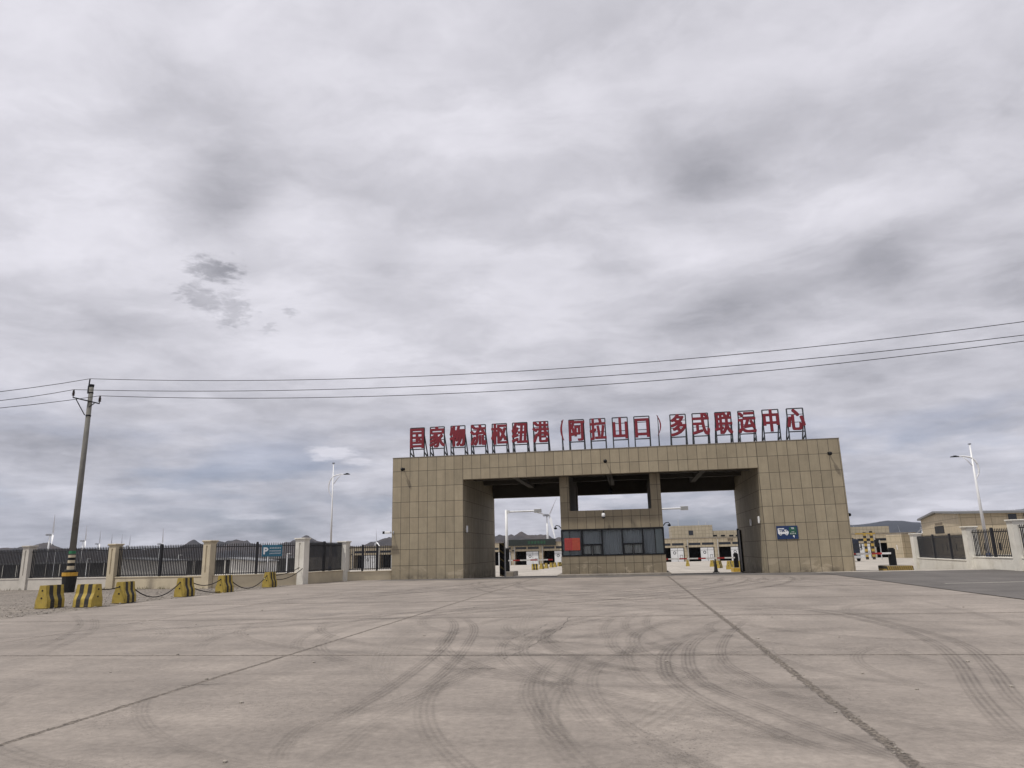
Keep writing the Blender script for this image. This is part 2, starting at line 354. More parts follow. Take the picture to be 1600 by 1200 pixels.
def tyre_mat(name, strength, col):
    m, t, b = newmat(name); uv = t.new('ShaderNodeTexCoord').outputs['UV']; u_, v_, _ = t.sep(uv)
    pos = t.new('ShaderNodeNewGeometry').outputs['Position']
    edge = t.m('MULTIPLY', t.rng(u_, 0, .14), t.rng(u_, 1, .86))
    tread = t.rng(t.m('SINE', t.m('MULTIPLY', u_, 25.1)), -.6, .9, .30, 1)
    ends = t.m('MULTIPLY', t.rng(v_, 0, .18, 0, 1, True), t.rng(v_, 1, .78, 0, 1, True))
    n = t.m('MULTIPLY', t.rng(t.noise(pos, 1.3, 6, .65), .3, .65, .25, 1.0), t.rng(t.noise(pos, 22, 4, .7), .35, .65, .45, 1))
    a = t.m('MULTIPLY', t.m('MULTIPLY', t.m('MULTIPLY', edge, tread), t.m('MULTIPLY', ends, n)), strength)
    b.inputs['Base Color'].default_value = (*col, 1); b.inputs['Roughness'].default_value = .85
    tr = t.new('ShaderNodeBsdfTransparent'); mx = t.new('ShaderNodeMixShader')
    t.put(mx.inputs[0], a); t.l.new(tr.outputs[0], mx.inputs[1]); t.l.new(b.outputs[0], mx.inputs[2]); t.l.new(mx.outputs[0], t.n['Material Output'].inputs[0])
    return m
M['tyre'] = tyre_mat('tyre_rubber_marks', .44, (.085, .075, .068))
M['tyre_soft'] = tyre_mat('tyre_faint_marks', .27, (.10, .09, .08))
M['tyre_dust'] = tyre_mat('tyre_dust_marks', .35, (.34, .305, .27))

# ------------------------------------------------------------------ object helpers
def setp(o, label=None, cat=None, group=None, kind=None):
    for k, v in (('label', label), ('category', cat), ('group', group), ('kind', kind)):
        if v: o[k] = v
    return o
def thing(name, label, cat, loc=(0, 0, 0), rz=0., group=None):
    o = bpy.data.objects.new(name, None); COL.objects.link(o); o.empty_display_size = .2
    o.location = loc; o.rotation_euler = (0, 0, rz); return setp(o, label, cat, group)
class MB:
    def __init__(s): s.b = bmesh.new(); s.mi = 0; s.uv = None
    def _f(s, vs):
        try: f = s.b.faces.new(vs)
        except ValueError: return None
        f.material_index = s.mi; return f
    def box(s, x0, x1, y0, y1, z0, z1, bev=0., mtx=None):
        vs = [s.b.verts.new(Vector((x, y, z))) for x in (x0, x1) for y in (y0, y1) for z in (z0, z1)]
        fs = [s._f([vs[i] for i in q]) for q in ((0, 1, 3, 2), (4, 6, 7, 5), (0, 4, 5, 1), (2, 3, 7, 6), (0, 2, 6, 4), (1, 5, 7, 3))]
        if mtx is not None: bmesh.ops.transform(s.b, matrix=mtx, verts=vs)
        if bev:
            es = {e for f in fs for e in f.edges}
            bmesh.ops.bevel(s.b, geom=list(es), offset=bev, segments=1, affect='EDGES')
        return s
    def obox(s, a, b_, wd, z0, z1):                # box along the ground line a-b, wd across
        a = Vector(a[:2]); b_ = Vector(b_[:2]); n = (b_-a).normalized(); k = Vector((-n.y, n.x))*wd/2
        s.prism([a-k, b_-k, b_+k, a+k], z0, z1); return s
    def prism(s, pts, z0, z1):
        lo = [s.b.verts.new((p[0], p[1], z0 if not callable(z0) else z0(p))) for p in pts]; hi = [s.b.verts.new((p[0], p[1], z1 if not callable(z1) else z1(p))) for p in pts]
        s._f(lo[::-1]); s._f(hi); n = len(pts)
        for i in range(n): s._f([lo[i], lo[(i+1) % n], hi[(i+1) % n], hi[i]])
        return s
    def face_prism(s, pts, y0, y1):                # outline in x,z pushed from y0 to y1
        f = [s.b.verts.new((p[0], y0, p[1])) for p in pts]; g = [s.b.verts.new((p[0], y1, p[1])) for p in pts]
        s._f(f); s._f(g[::-1]); n = len(pts)
        for i in range(n): s._f([f[(i+1) % n], f[i], g[i], g[(i+1) % n]])
        return s
    def tube(s, pts, rad, n=8, cap=True, sq=False):
        pts = [Vector(p) for p in pts]; rings = []
        for i, p in enumerate(pts):
            tn = (pts[min(i+1, len(pts)-1)]-pts[max(i-1, 0)]).normalized()
            a = tn.cross(Vector((0, 0, 1)) if abs(tn.z) < .95 else Vector((0, 1, 0))).normalized(); b_ = tn.cross(a)
            rr = rad[i] if isinstance(rad, (list, tuple)) else rad
            off = math.pi/4 if sq else 0
            rings.append([s.b.verts.new(p+(a*math.cos(off+2*math.pi*k/n)+b_*math.sin(off+2*math.pi*k/n))*rr) for k in range(n)])
        for r0, r1 in zip(rings, rings[1:]):
            for k in range(n): s._f([r0[k], r0[(k+1) % n], r1[(k+1) % n], r1[k]])
        if cap: s._f(rings[0][::-1]); s._f(rings[-1])
        return s
    def lathe(s, prof, c=(0, 0, 0), n=16, cap=True):
        return s.tube([(c[0], c[1], c[2]+z) for r, z in prof], [r for r, z in prof], n, cap)
    def ball(s, c, r, sc=(1, 1, 1)):
        mtx = Matrix.Translation(c) @ Matrix.Diagonal((r*sc[0], r*sc[1], r*sc[2], 1))
        before = len(s.b.faces); bmesh.ops.create_uvsphere(s.b, u_segments=12, v_segments=8, radius=1, matrix=mtx)
        s.b.faces.ensure_lookup_table()
        for f in s.b.faces[before:]: f.material_index = s.mi
        return s
def obj(name, mb, m, parent=None, world=True, smooth=False, label=None):
    b = mb.b if isinstance(mb, MB) else mb
    bmesh.ops.recalc_face_normals(b, faces=b.faces[:])
    me = bpy.data.meshes.new(name); b.to_mesh(me); b.free()
    return link(name, me, m, parent, world, smooth, label)
def link(name, me, m, parent=None, world=True, smooth=False, label=None):
    for q in (m if isinstance(m, (list, tuple)) else [m]): me.materials.append(q)
    o = bpy.data.objects.new(name, me); COL.objects.link(o)
    if parent is not None:
        o.parent = parent
        if world:
            root = Matrix.Identity(4); p = parent
            while p is not None:
                root = (Matrix.Translation(p.location) @ p.rotation_euler.to_matrix().to_4x4()) @ root; p = p.parent
            me.transform(root.inverted())
    if smooth:
        for f in me.polygons: f.use_smooth = True
    if label: o['label'] = label
    return o
def struct(name, mb, m): return setp(obj(name, mb, m), kind='structure')
def copy_tree(o, parent=None):
    c = o.copy(); COL.objects.link(c)
    if parent is not None: c.parent = parent
    for ch in list(o.children): copy_tree(ch, c)
    return c
def single(name, mb, m, label, cat, group=None, smooth=False):
    return setp(obj(name, mb, m, smooth=smooth), label, cat, group)
def text_mesh(body, size, extrude, offset=0., sx=1.):
    c = bpy.data.curves.new('lettering', 'FONT'); c.body = body; c.size = size; c.extrude = extrude; c.offset = offset; c.resolution_u = 4
    o = bpy.data.objects.new('lettering', c); COL.objects.link(o)
    me = bpy.data.meshes.new_from_object(o.evaluated_get(bpy.context.evaluated_depsgraph_get()))
    bpy.data.objects.remove(o); me.materials.clear()
    me.transform(Matrix(((sx, 0, 0, 0), (0, 0, -1, 0), (0, 1, 0, 0), (0, 0, 0, 1))))     # stands upright, faces -Y
    return me
def bold_text(body, size, extrude, wd):        # heavy strokes: the same outline laid over itself, spread by the stroke's extra width
    src = text_mesh(body, size, extrude); b = bmesh.new(); k = 0
    for ax in (-1, -.33, .33, 1):
        for az in (-1, 0, 1):
            c = src.copy(); c.transform(Matrix.Translation((ax*wd*1.25, (k-6)*.0012, az*wd*.55))); b.from_mesh(c); bpy.data.meshes.remove(c); k += 1
    me = bpy.data.meshes.new('lettering'); b.to_mesh(me); b.free(); bpy.data.meshes.remove(src); return me
def dashes(mb, x0, x1, z0, z1, y, n, th=.01, fill=.72, seed=1):   # writing too small to read in the photograph, as separate character-sized marks
    q = random.Random(seed); p = (x1-x0)/n
    for i in range(n):
        a = x0+i*p; wd = p*fill
        for k in range(3):
            zz = z0+(z1-z0)*(k+.1+.2*q.random())/3; mb.box(a+wd*.1*q.random(), a+wd*(1-.2*q.random()), y-th, y, zz, zz+(z1-z0)*.14)
        xx = a+wd*(.3+.4*q.random()); mb.box(xx, xx+wd*.16, y-th*1.3, y-th*.1, z0, z1)

# ------------------------------------------------------------------ ground
def sheet(xs, ys, dz, inside=None):
    m = MB(); V = {}
    def v(i, j):
        if (i, j) not in V: V[i, j] = m.b.verts.new((xs[i], ys[j], gz(xs[i], ys[j])+dz))
        return V[i, j]
    for i in range(len(xs)-1):
        for j in range(len(ys)-1):
            m._f([v(i, j), v(i+1, j), v(i+1, j+1), v(i, j+1)])
    return m
def lin(a, b, n): return [a+(b-a)*i/n for i in range(n+1)]
YB = [-60, 0, 20, 40] + lin(44, 48, 4)[0:] + [52, 56, 60, 64, 80, 110, 150, 200, 250]
YB = sorted(set(YB))
far = [-9000, -3000, -900, -250, -120, -60, -30, 0, 30, 60, 120, 250, 900, 3000, 9000]
struct('ground', sheet(far, [-400]+YB+[400, 900, 2500, 6000, 14000], -.05), M['dirt'])
# concrete forecourt, cut along its edges towards the gravel verge (left) and the asphalt road (right)
def ledge(y):                                    # left edge of the slab
    return -19.0 + .9*max(0, min(1, (28-y)/12)) + .12*math.sin(y*.9)+.05*math.sin(y*2.7) if y < 40 else -19.0+ (y-40)*.42
fc = MB(); rows = []
for y in lin(-12, 44.0, 112)+[44.4, 44.8, 45.2, 45.6, 46.0]:
    xl = max(min(ledge(y), -15.7 if y > 45 else -15.6), -22) if y > 15 else -30 + (y+12)*.28
    if 15 <= y < 20: xl = min(xl, -22.4+(y-15)*.9)
    xr = 10.35
    if y > 34: xr = 10.35
    rows.append([fc.b.verts.new((xl+(xr-xl)*k/6, y, gz(0, y))) for k in range(7)])
for a, b_ in zip(rows, rows[1:]):
    for k in range(6): fc._f([a[k], a[k+1], b_[k+1], b_[k]])
struct('forecourt_pavement', fc, M['concrete'])
# asphalt road along the right of the forecourt and across the front of the gate
rd = MB()
rows = [[rd.b.verts.new((x, y, gz(x, y)+.006)) for x in (10.42, 14, 19, 30, 60, 140)] for y in (-60, -20, 0, 20, 38, 41, 43, 43.9)]
for a, b_ in zip(rows, rows[1:]):
    for k in range(5): rd._f([a[k], a[k+1], b_[k+1], b_[k]])
struct('road', rd, M['asphalt'])
ap = MB(); n = 60
lo = []; hi = []
for i in range(n+1):
    x = -15.7 + (10.35+15.7)*i/n
    e = 43.0 + .25*math.sin(x*.7)+.15*math.sin(x*2.1+1)+.08*math.sin(x*5.3) - (max(0, x-4)/6.4)**2*3.2
    lo.append(ap.b.verts.new((x, e, gz(x, e)+.004))); hi.append(ap.b.verts.new((x, 44.0, .004)))
for i in range(n): ap._f([lo[i], lo[i+1], hi[i+1], hi[i]])
top = [hi, [ap.b.verts.new((v.co.x, 45, gz(0, 45)+.004)) for v in hi], [ap.b.verts.new((v.co.x, 46.1, gz(0, 46.1)+.004)) for v in hi]]
for a, b_ in zip(top, top[1:]):
    for i in range(n): ap._f([a[i], a[i+1], b_[i+1], b_[i]])
struct('apron', ap, M['asphalt'])
st = MB()
P_ = [(11.74, 30.4), (14.6, 30.75), (30, 32.4), (60, 35.8)]
for a, b_ in zip(P_, P_[1:]):
    vs = [st.b.verts.new((x, y, .012)) for x, y in ((a[0], a[1]-.12), (b_[0], b_[1]-.12), (b_[0], b_[1]+.12), (a[0], a[1]+.12))]; st._f(vs)
struct('road_line', st, mat('worn_line_paint', (.36, .34, .30), .8, var=.35, scale=1.2, dirt=(.17, .16, .15), dirtf=.9))
# yard behind the gate, gravel verge, dusty strip
yy = [57.3, 58.5, 60, 64, 80, 110, 150, 200, 204.4]
struct('yard_pavement', sheet([-75, -40, -15.5, -8, 0, 8, 13, 19.4, 40, 75, 100], yy, -.012), M['yard'])
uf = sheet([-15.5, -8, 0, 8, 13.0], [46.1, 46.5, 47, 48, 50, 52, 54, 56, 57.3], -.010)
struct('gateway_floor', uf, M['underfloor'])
sy_ = sheet([13.0, 16, 19.4], [46.1, 46.5, 47, 48, 50, 52, 54, 56, 57.3], -.011)
struct('side_lane', sy_, M['yard'])
yr = MB(); rows = [[yr.b.verts.new((x, y, gz(x, y)+.003)) for x in (10.42, 13, 19.4)] for y in (43.9, 45, 46.09)]
for a, b_ in zip(rows, rows[1:]):
    for k in range(2): yr._f([a[k], a[k+1], b_[k+1], b_[k]])
struct('path', yr, M['yard'])
gv = MB(); gx = lin(-60, -17, 43); gy = lin(8, 46, 38)
V = [[gv.b.verts.new((x, y, -.022 + .015*mnoise.noise((x*.6, y*.6, 0)))) for x in gx] for y in gy]
for j in range(len(gy)-1):
    for i in range(len(gx)-1): gv._f([V[j][i], V[j][i+1], V[j+1][i+1], V[j+1][i]])
struct('gravel_verge', gv, M['gravel'])
sn = MB()
for i in range(1500):
    y = rnd.uniform(18, 40); x = ledge(y)-abs(rnd.gauss(0, 3.6))+.12
    if x < -42: continue
    r_ = rnd.choice((.010, .014, .018, .024, .034))*rnd.uniform(.7, 1.3); mtx = Matrix.Translation((x, y, -.015+r_*.3)) @ Matrix.Rotation(rnd.uniform(0, 6), 4, 'Z') @ Matrix.Diagonal((r_*rnd.uniform(.8, 1.6), r_, r_*.6, 1))
    bmesh.ops.create_icosphere(sn.b, subdivisions=1, radius=1, matrix=mtx)
for i in range(260):                                        # crumbs along the wide joint and scattered on the slab
    if i < 150: y = 2+rnd.random()**2*22; x = 1.96+rnd.gauss(0, .05)
    else: y = rnd.uniform(4, 34); x = rnd.uniform(-17, 9.5)
    r_ = rnd.uniform(.006, .016) if i < 150 else rnd.uniform(.008, .028)
    mtx = Matrix.Translation((x, y, r_*.3)) @ Matrix.Rotation(rnd.uniform(0, 6), 4, 'Z') @ Matrix.Diagonal((r_*rnd.uniform(.8, 1.6), r_, r_*.6, 1))
    bmesh.ops.create_icosphere(sn.b, subdivisions=1, radius=1, matrix=mtx)
setp(obj('gravel', sn, M['stone']), 'loose grey stones scattered over the verge and the slab', 'gravel', kind='stuff')

# tyre marks: ribbons of rubber on the slab
def g0(x, y):
    dd = ray(x, y); return Vector((0, 0, EYE)) + dd*(-EYE/dd.z)
def spline(P, n=10):
    P = [P[0]*2-P[1]]+P+[P[-1]*2-P[-2]]; out = []
    for i in range(1, len(P)-2):
        for k in range(n):
            s = k/n; a, b_, c, e = P[i-1:i+3]
            out.append(.5*((2*b_)+(c-a)*s+(2*a-5*b_+4*c-e)*s*s+(3*b_-a-3*c+e)*s**3))
    return out+[P[-2]]
def marks(name, tracks, m, z):
    mb = MB(); uvl = mb.b.loops.layers.uv.new('UVMap')
    for ti, (pts, wd) in enumerate(tracks):
        P = spline([Vector((p.x, p.y, 0)) for p in pts]); n = len(P); prev = None
        for i, p in enumerate(P):
            tn = (P[min(i+1, n-1)]-P[max(i-1, 0)]).normalized(); k = Vector((-tn.y, tn.x, 0))*wd/2; zz = z+.0006*(ti % 7)
            cur = (mb.b.verts.new((p.x-k.x, p.y-k.y, zz)), mb.b.verts.new((p.x+k.x, p.y+k.y, zz)), i/(n-1))
            if prev:
                f = mb._f([prev[0], prev[1], cur[1], cur[0]])
                if f:
                    for l, q in zip(f.loops, ((0, prev[2]), (1, prev[2]), (1, cur[2]), (0, cur[2]))): l[uvl].uv = q
            prev = cur
    return struct(name, mb, m)
def r7(*p): return [g0(800+x/2, 900+y/2) for x, y in p]
def r6(*p): return [g0(x/2, 900+y/2) for x, y in p]
marks('tyre_marks', [
    (r7((560, 88), (900, 105), (1150, 150), (1300, 200), (1385, 262), (1450, 360), (1530, 450), (1640, 540)), .26),
    (r7((700, 88), (1000, 110), (1280, 172), (1420, 220), (1500, 290), (1570, 380), (1680, 460)), .24),
    (r7((760, 120), (690, 170), (655, 225), (672, 275), (760, 325), (900, 400)), .20),
    (r7((700, 130), (580, 200), (552, 262), (600, 335), (800, 420), (1150, 550), (1400, 640)), .24),
    (r7((660, 135), (510, 215), (478, 290), (560, 370), (800, 480), (1150, 610)), .26),
    (r6((1380, 120), (1420, 150), (1400, 205), (1340, 262), (1220, 350), (1090, 425), (920, 530)), .24),
    (r6((1440, 125), (1482, 160), (1462, 215), (1395, 295), (1270, 390)), .22),
], M['tyre'], .004)
turns = []                                        # lorries swinging in and out of the two lanes
for i in range(34):
    q = random.Random(i*13+5); lane = q.choice((-7.6, 5.2)); x0 = lane+q.uniform(-1.4, 1.4); y0 = q.uniform(36, 42); sd_ = q.choice((-1, 1)); rad = q.uniform(11, 26)
    y1 = q.uniform(6, 26); P = []
    for k in range(7):
        s_ = k/6; yy_ = y0+(y1-y0)*s_; P.append(Vector((x0+sd_*(y0-y1)**2*s_*s_/rad*.55, yy_, 0)))
    P = [p for p in P if -18 < p.x < 9.6]
    if len(P) < 3: continue
    for off in (0, 2.05) if q.random() < .6 else (0,): turns.append(([p+Vector((off, 0, 0)) for p in P if p.x+off < 9.8], q.uniform(.2, .34)))
for i in range(22):                               # tight loops in the middle of the slab, one over the other
    q = random.Random(i*31+2); cx, cy = q.uniform(-3, 9), q.uniform(8, 19); rad = q.uniform(3.2, 8.5); a0 = q.uniform(1.6, 3.4); sp = q.uniform(1.2, 2.6)
    P = [Vector((cx+rad*math.cos(a0+sp*k/7)*1.0, cy+rad*math.sin(a0+sp*k/7), 0)) for k in range(8)]
    P = [p for p in P if -15 < p.x < 9.6 and p.y > 2]
    for off in ((0,), (0, 1.9))[i % 2]: turns.append(([p+Vector((off, 0, 0)) for p in P if p.x+off < 9.8], q.uniform(.2, .34)))
turns = [t_ for t_ in turns if len(t_[0]) >= 3]
marks('faint_tyre_marks', [
    (r7((430, 170), (362, 240), (385, 305), (480, 370), (640, 430), (900, 540)), .24),
    (r7((170, 230), (88, 310), (88, 390), (130, 470), (260, 620)), .24),
    (r7((240, 225), (174, 310), (188, 390), (300, 520)), .22),
    (r7((90, 270), (46, 360), (86, 450), (200, 560)), .22),
    (r7((330, 120), (286, 165), (318, 222), (420, 280)), .2),
    (r7((395, 112), (352, 150), (400, 195), (560, 262)), .22),
    (r7((440, 110), (420, 150), (470, 185), (620, 260)), .2),
    (r7((0, 90), (200, 110), (420, 92), (700, 88)), .3),
    (r7((0, 45), (400, 36), (800, 33), (1200, 30)), .5),
    (r6((900, 40), (1250, 44), (1600, 45)), .5),
    (r6((290, 120), (295, 165), (210, 210), (60, 270)), .24),
    (r6((220, 115), (250, 150), (180, 200), (0, 260)), .22),
    (r7((1250, 70), (1500, 130), (1640, 180)), .26),
    (r7((330, 330), (420, 360), (520, 340), (600, 290)), .22),
    (r6((1000, 440), (1200, 410), (1400, 330), (1600, 240)), .3),
    (r6((1000, 600), (1180, 460), (1420, 330), (1600, 260)), .26),
    (r6((860, 600), (880, 540), (960, 470), (1100, 430)), .2),
    (r7((0, 300), (200, 310), (420, 290), (640, 300), (900, 320)), .34),
]+turns, M['tyre_soft'], .009)
marks('dusty_tyre_marks', [
    (r6((1300, 150), (1200, 220), (1172, 290), (1215, 360)), .3),
    (r6((1340, 170), (1240, 235), (1210, 300), (1250, 350)), .25),
    (r6((560, 145), (630, 170), (640, 195), (560, 220)), .4),
    (r6((450, 145), (510, 175), (480, 210)), .35),
    (r6((0, 125), (150, 128), (330, 145), (420, 170)), .5),
    (r7((560, 360), (480, 420), (380, 480)), .5),
    (r7((150, 60), (60, 110), (30, 180), (60, 230)), .3),
], M['tyre_dust'], .0145)
# hairline cracks
cr = MB()
for P in (r7((-30, 262), (40, 230), (100, 195), (150, 165), (180, 128)), r7((0, 196), (60, 178), (110, 150)), r6((1470, 290), (1560, 290)), r6((550, 345), (620, 340), (690, 338)), r7((500, 10), (548, 38))):
    Q = spline([Vector((p.x, p.y, 0)) for p in P], 8)
    Q = [q+Vector((rnd.gauss(0, .02), rnd.gauss(0, .03), 0)) for q in Q]
    for a, b_ in zip(Q, Q[1:]):
        if rnd.random() < .15: continue
        tn = (b_-a).normalized(); k = Vector((-tn.y, tn.x, 0))*rnd.uniform(.003, .009)
        cr._f([cr.b.verts.new((q.x, q.y, .003)) for q in (a-k, b_-k, b_+k, a+k)])
struct('pavement_cracks', cr, mat('crack_dirt', (.05, .043, .037), .95))

# ------------------------------------------------------------------ hills
def interp(P, x):
    if x <= P[0][0]: return P[0][1]
    for (a, b_), (c, e) in zip(P, P[1:]):
        if x <= c: s = (x-a)/(c-a); s = s*s*(3-2*s)*.6+s*.4; return b_+(e-b_)*s
    return P[-1][1]
def hills(name, dist, prof, m, depth, rough, seed):
    # prof: (heading in degrees, crest height in metres)
    mb = MB(); a0, a1 = prof[0][0], prof[-1][0]; na = int((a1-a0)/.09); nr = 22; G = []
    for i in range(na+1):
        az = a0+(a1-a0)*i/na; H = interp(prof, az); row = []
        for j in range(nr+1):
            s = j/nr; rr = dist-depth*.5+depth*s; k = math.sin(min(1, s/.62)*math.pi/2)**1.4 if s < .62 else 1-.35*((s-.62)/.38)
            x, y = rr*math.sin(R(az)), rr*math.cos(R(az))
            q = Vector((x/dist*9+seed, y/dist*9, 0))
            nn = mnoise.hetero_terrain(q*1.6, 1.0, 2.1, 6, .7, noise_basis='PERLIN_ORIGINAL')*.5
            rg = abs(mnoise.noise(q*3.1))+.5*abs(mnoise.noise(q*6.7))+.25*abs(mnoise.noise(q*14))
            z = H*k*(1+rough*(.35-rg)*(1 if s < .62 else .6)) if j else 0
            row.append(mb.b.verts.new((x, y, -8+max(0, z)+8*min(1, k*3))))
        G.append(row)
    for a, b_ in zip(G, G[1:]):
        for j in range(nr): mb._f([a[j], b_[j], b_[j+1], a[j+1]])
    o = struct(name, mb, m)
    for f in o.data.polygons: f.use_smooth = True
    return o
def hd(x, y, dist):                              # heading and height of a crest seen at that place
    q = ray(x, y); az = math.degrees(math.atan2(q.x, q.y)); return (az, EYE+dist*q.z/math.hypot(q.x, q.y))
def hill_mat(name, c1, c2, sc):
    m, t, b = newmat(name); pos = t.new('ShaderNodeNewGeometry').outputs['Position']
    n = t.noise(t.v('MULTIPLY', pos, (1, 1, 1.5)), sc, 8, .65, .4); n2 = t.noise(pos, sc*6, 6, .65)
    c = t.mix(t.rng(n, .35, .65, 0, 1, True), c1, c2); k = t.rng(n2, .3, .7, .7, 1.25)
    t.put(b.inputs['Base Color'], t.mix(1.0, c, t.comb(k, k, k), 'MULTIPLY')); b.inputs['Roughness'].default_value = .95
    bump(t, b, n2, .8, 6); return m
M['hill'] = hill_mat('hill_hazed_rock', (.019, .018, .021), (.055, .043, .039), .006)  # dark rock with a little haze blue mixed into its colour
M['hill_far'] = hill_mat('hill_far_hazed_rock', (.018, .020, .026), (.030, .032, .038), .0016)  # bluer rock, distance haze put into the colour
L_ = 3000
hills('hills', L_, [hd(x, y, L_) for x, y in ((-420, 868), (-200, 862), (-60, 857), (0, 856), (45, 855), (73, 848.5), (98, 857), (150, 859), (230, 859), (274, 857), (302, 845.5), (322, 852), (345, 847), (366, 843.5), (384, 846), (420, 852), (450, 848), (481, 838.5), (503, 847), (520, 850), (560, 855), (586, 846), (608, 839.5),
     (660, 845), (720, 838), (760, 842), (781, 836), (792, 838), (802, 836), (815, 832.5), (828, 835.5), (838, 837), (851, 835.5), (868, 842), (874, 840.5), (900, 846), (960, 848), (1050, 850), (1160, 846))], M['hill'], 900, .42, 3.3)
F_ = 6500
hills('distant_hills', F_, [hd(x, y, F_) for x, y in ((1020, 846), (1150, 838), (1260, 826), (1330, 820), (1354, 817), (1387, 813), (1410, 812.5), (1440, 816), (1480, 818), (1520, 812), (1560, 803), (1582, 796), (1610, 792), (1700, 788), (1900, 800))], M['hill_far'], 2400, .10, 8.1)

# ------------------------------------------------------------------ the gate
GX0, GX1, OX0, OX1, GY, GB, GH, GO = -15.67, 13.08, -10.79, 8.09, 46.16, 57.3, 7.93, 6.32
gate = thing('entrance_gate', 'wide beige tiled gatehouse with flat roof and two drive-through openings', 'gatehouse', (-1.3, GY, gz(0, GY)))
obj('gate_pier', MB().box(GX0, OX0, GY, GB, -.7, GH, .02), M['tile'], gate)
obj('gate_pier', MB().box(OX1, GX1, GY, GB, -.7, GH, .02), M['tile'], gate)
obj('fascia', MB().box(OX0, OX1, GY+.003, GY+.55, GO, GH-.003), M['tile'], gate)
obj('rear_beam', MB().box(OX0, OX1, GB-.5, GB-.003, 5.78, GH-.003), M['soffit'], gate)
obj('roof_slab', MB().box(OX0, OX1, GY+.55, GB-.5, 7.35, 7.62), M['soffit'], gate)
obj('coping', MB().box(GX0-.02, GX1+.02, GY-.02, GY+.4, GH, GH+.035).box(GX0-.02, GX1+.02, GB-.4, GB+.02, GH, GH+.035), M['curb'], gate)
for x in (-7.55, -4.17, -1.2, 1.76, 4.95):
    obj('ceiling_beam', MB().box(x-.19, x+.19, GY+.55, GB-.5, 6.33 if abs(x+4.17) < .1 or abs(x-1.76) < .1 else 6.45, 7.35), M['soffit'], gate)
for y in (49.6, 53.2):
    cb = MB(); xs_ = [OX0, -7.74, -7.36, -4.36, -3.98, -1.39, -1.01, 1.57, 1.95, 4.76, 5.14, OX1]
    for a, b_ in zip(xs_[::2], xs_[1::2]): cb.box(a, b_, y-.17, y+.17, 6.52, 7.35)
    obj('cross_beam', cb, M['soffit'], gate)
for a, b_ in ((-4.47, -3.87), (1.44, 2.09)):
    obj('gate_column', MB().box(a, b_, 47.2, 48.0, 4.07, 6.33), M['booth_tile'], gate)
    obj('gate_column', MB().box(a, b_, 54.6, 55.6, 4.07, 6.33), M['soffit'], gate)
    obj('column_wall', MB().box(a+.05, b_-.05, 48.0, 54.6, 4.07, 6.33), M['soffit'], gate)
# dark rear gate leaf folded against the right pier
# booth
BX0, BX1, BY, BB = -4.47, 2.09, 47.2, 55.6
booth = thing('guard_booth', 'tiled guard booth with a band of dark blue windows between the two lanes', 'guard booth', (-1.2, BY, gz(0, BY)))
bb = gz(0, 48)
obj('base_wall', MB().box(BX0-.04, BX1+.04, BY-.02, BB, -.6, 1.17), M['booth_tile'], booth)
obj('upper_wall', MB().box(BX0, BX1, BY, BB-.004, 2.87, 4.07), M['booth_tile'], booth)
obj('plinth', MB().box(BX0-.32, BX1+.28, BY-.32, BB+.2, -.6, .06, .03), M['curb'], booth)
obj('interior', MB().box(BX0+.5, BX1-.5, BY+2.4, BB-.3, 1.17, 2.87), M['void'], booth)
WZ0, WZ1 = 1.19, 2.85
nP = 5; wx = [BX0+.02+(BX1-BX0-.04)*i/nP for i in range(nP+1)]
fr = MB()
fr.box(BX0, BX1, BY-.04, BY+.06, WZ1-.06, WZ1+.04).box(BX0, BX1, BY-.04, BY+.06, WZ0-.02, WZ0+.06)
for i, x in enumerate(wx): fr.box(x-.045, x+.045, BY-.043, BY+.063, WZ0+.06, WZ1-.06)
for sx in (BX0, BX1):
    for y in (BY+1.3, BY+2.6): fr.box(sx-.03, sx+.03, y-.04, y+.04, WZ0+.06, WZ1-.06)
    fr.box(sx-.03, sx+.03, BY+.07, BB-.5, WZ1-.06, WZ1+.02).box(sx-.03, sx+.03, BY+.07, BB-.5, WZ0-.02, WZ0+.06)
obj('window_frame', fr, M['black'], booth)
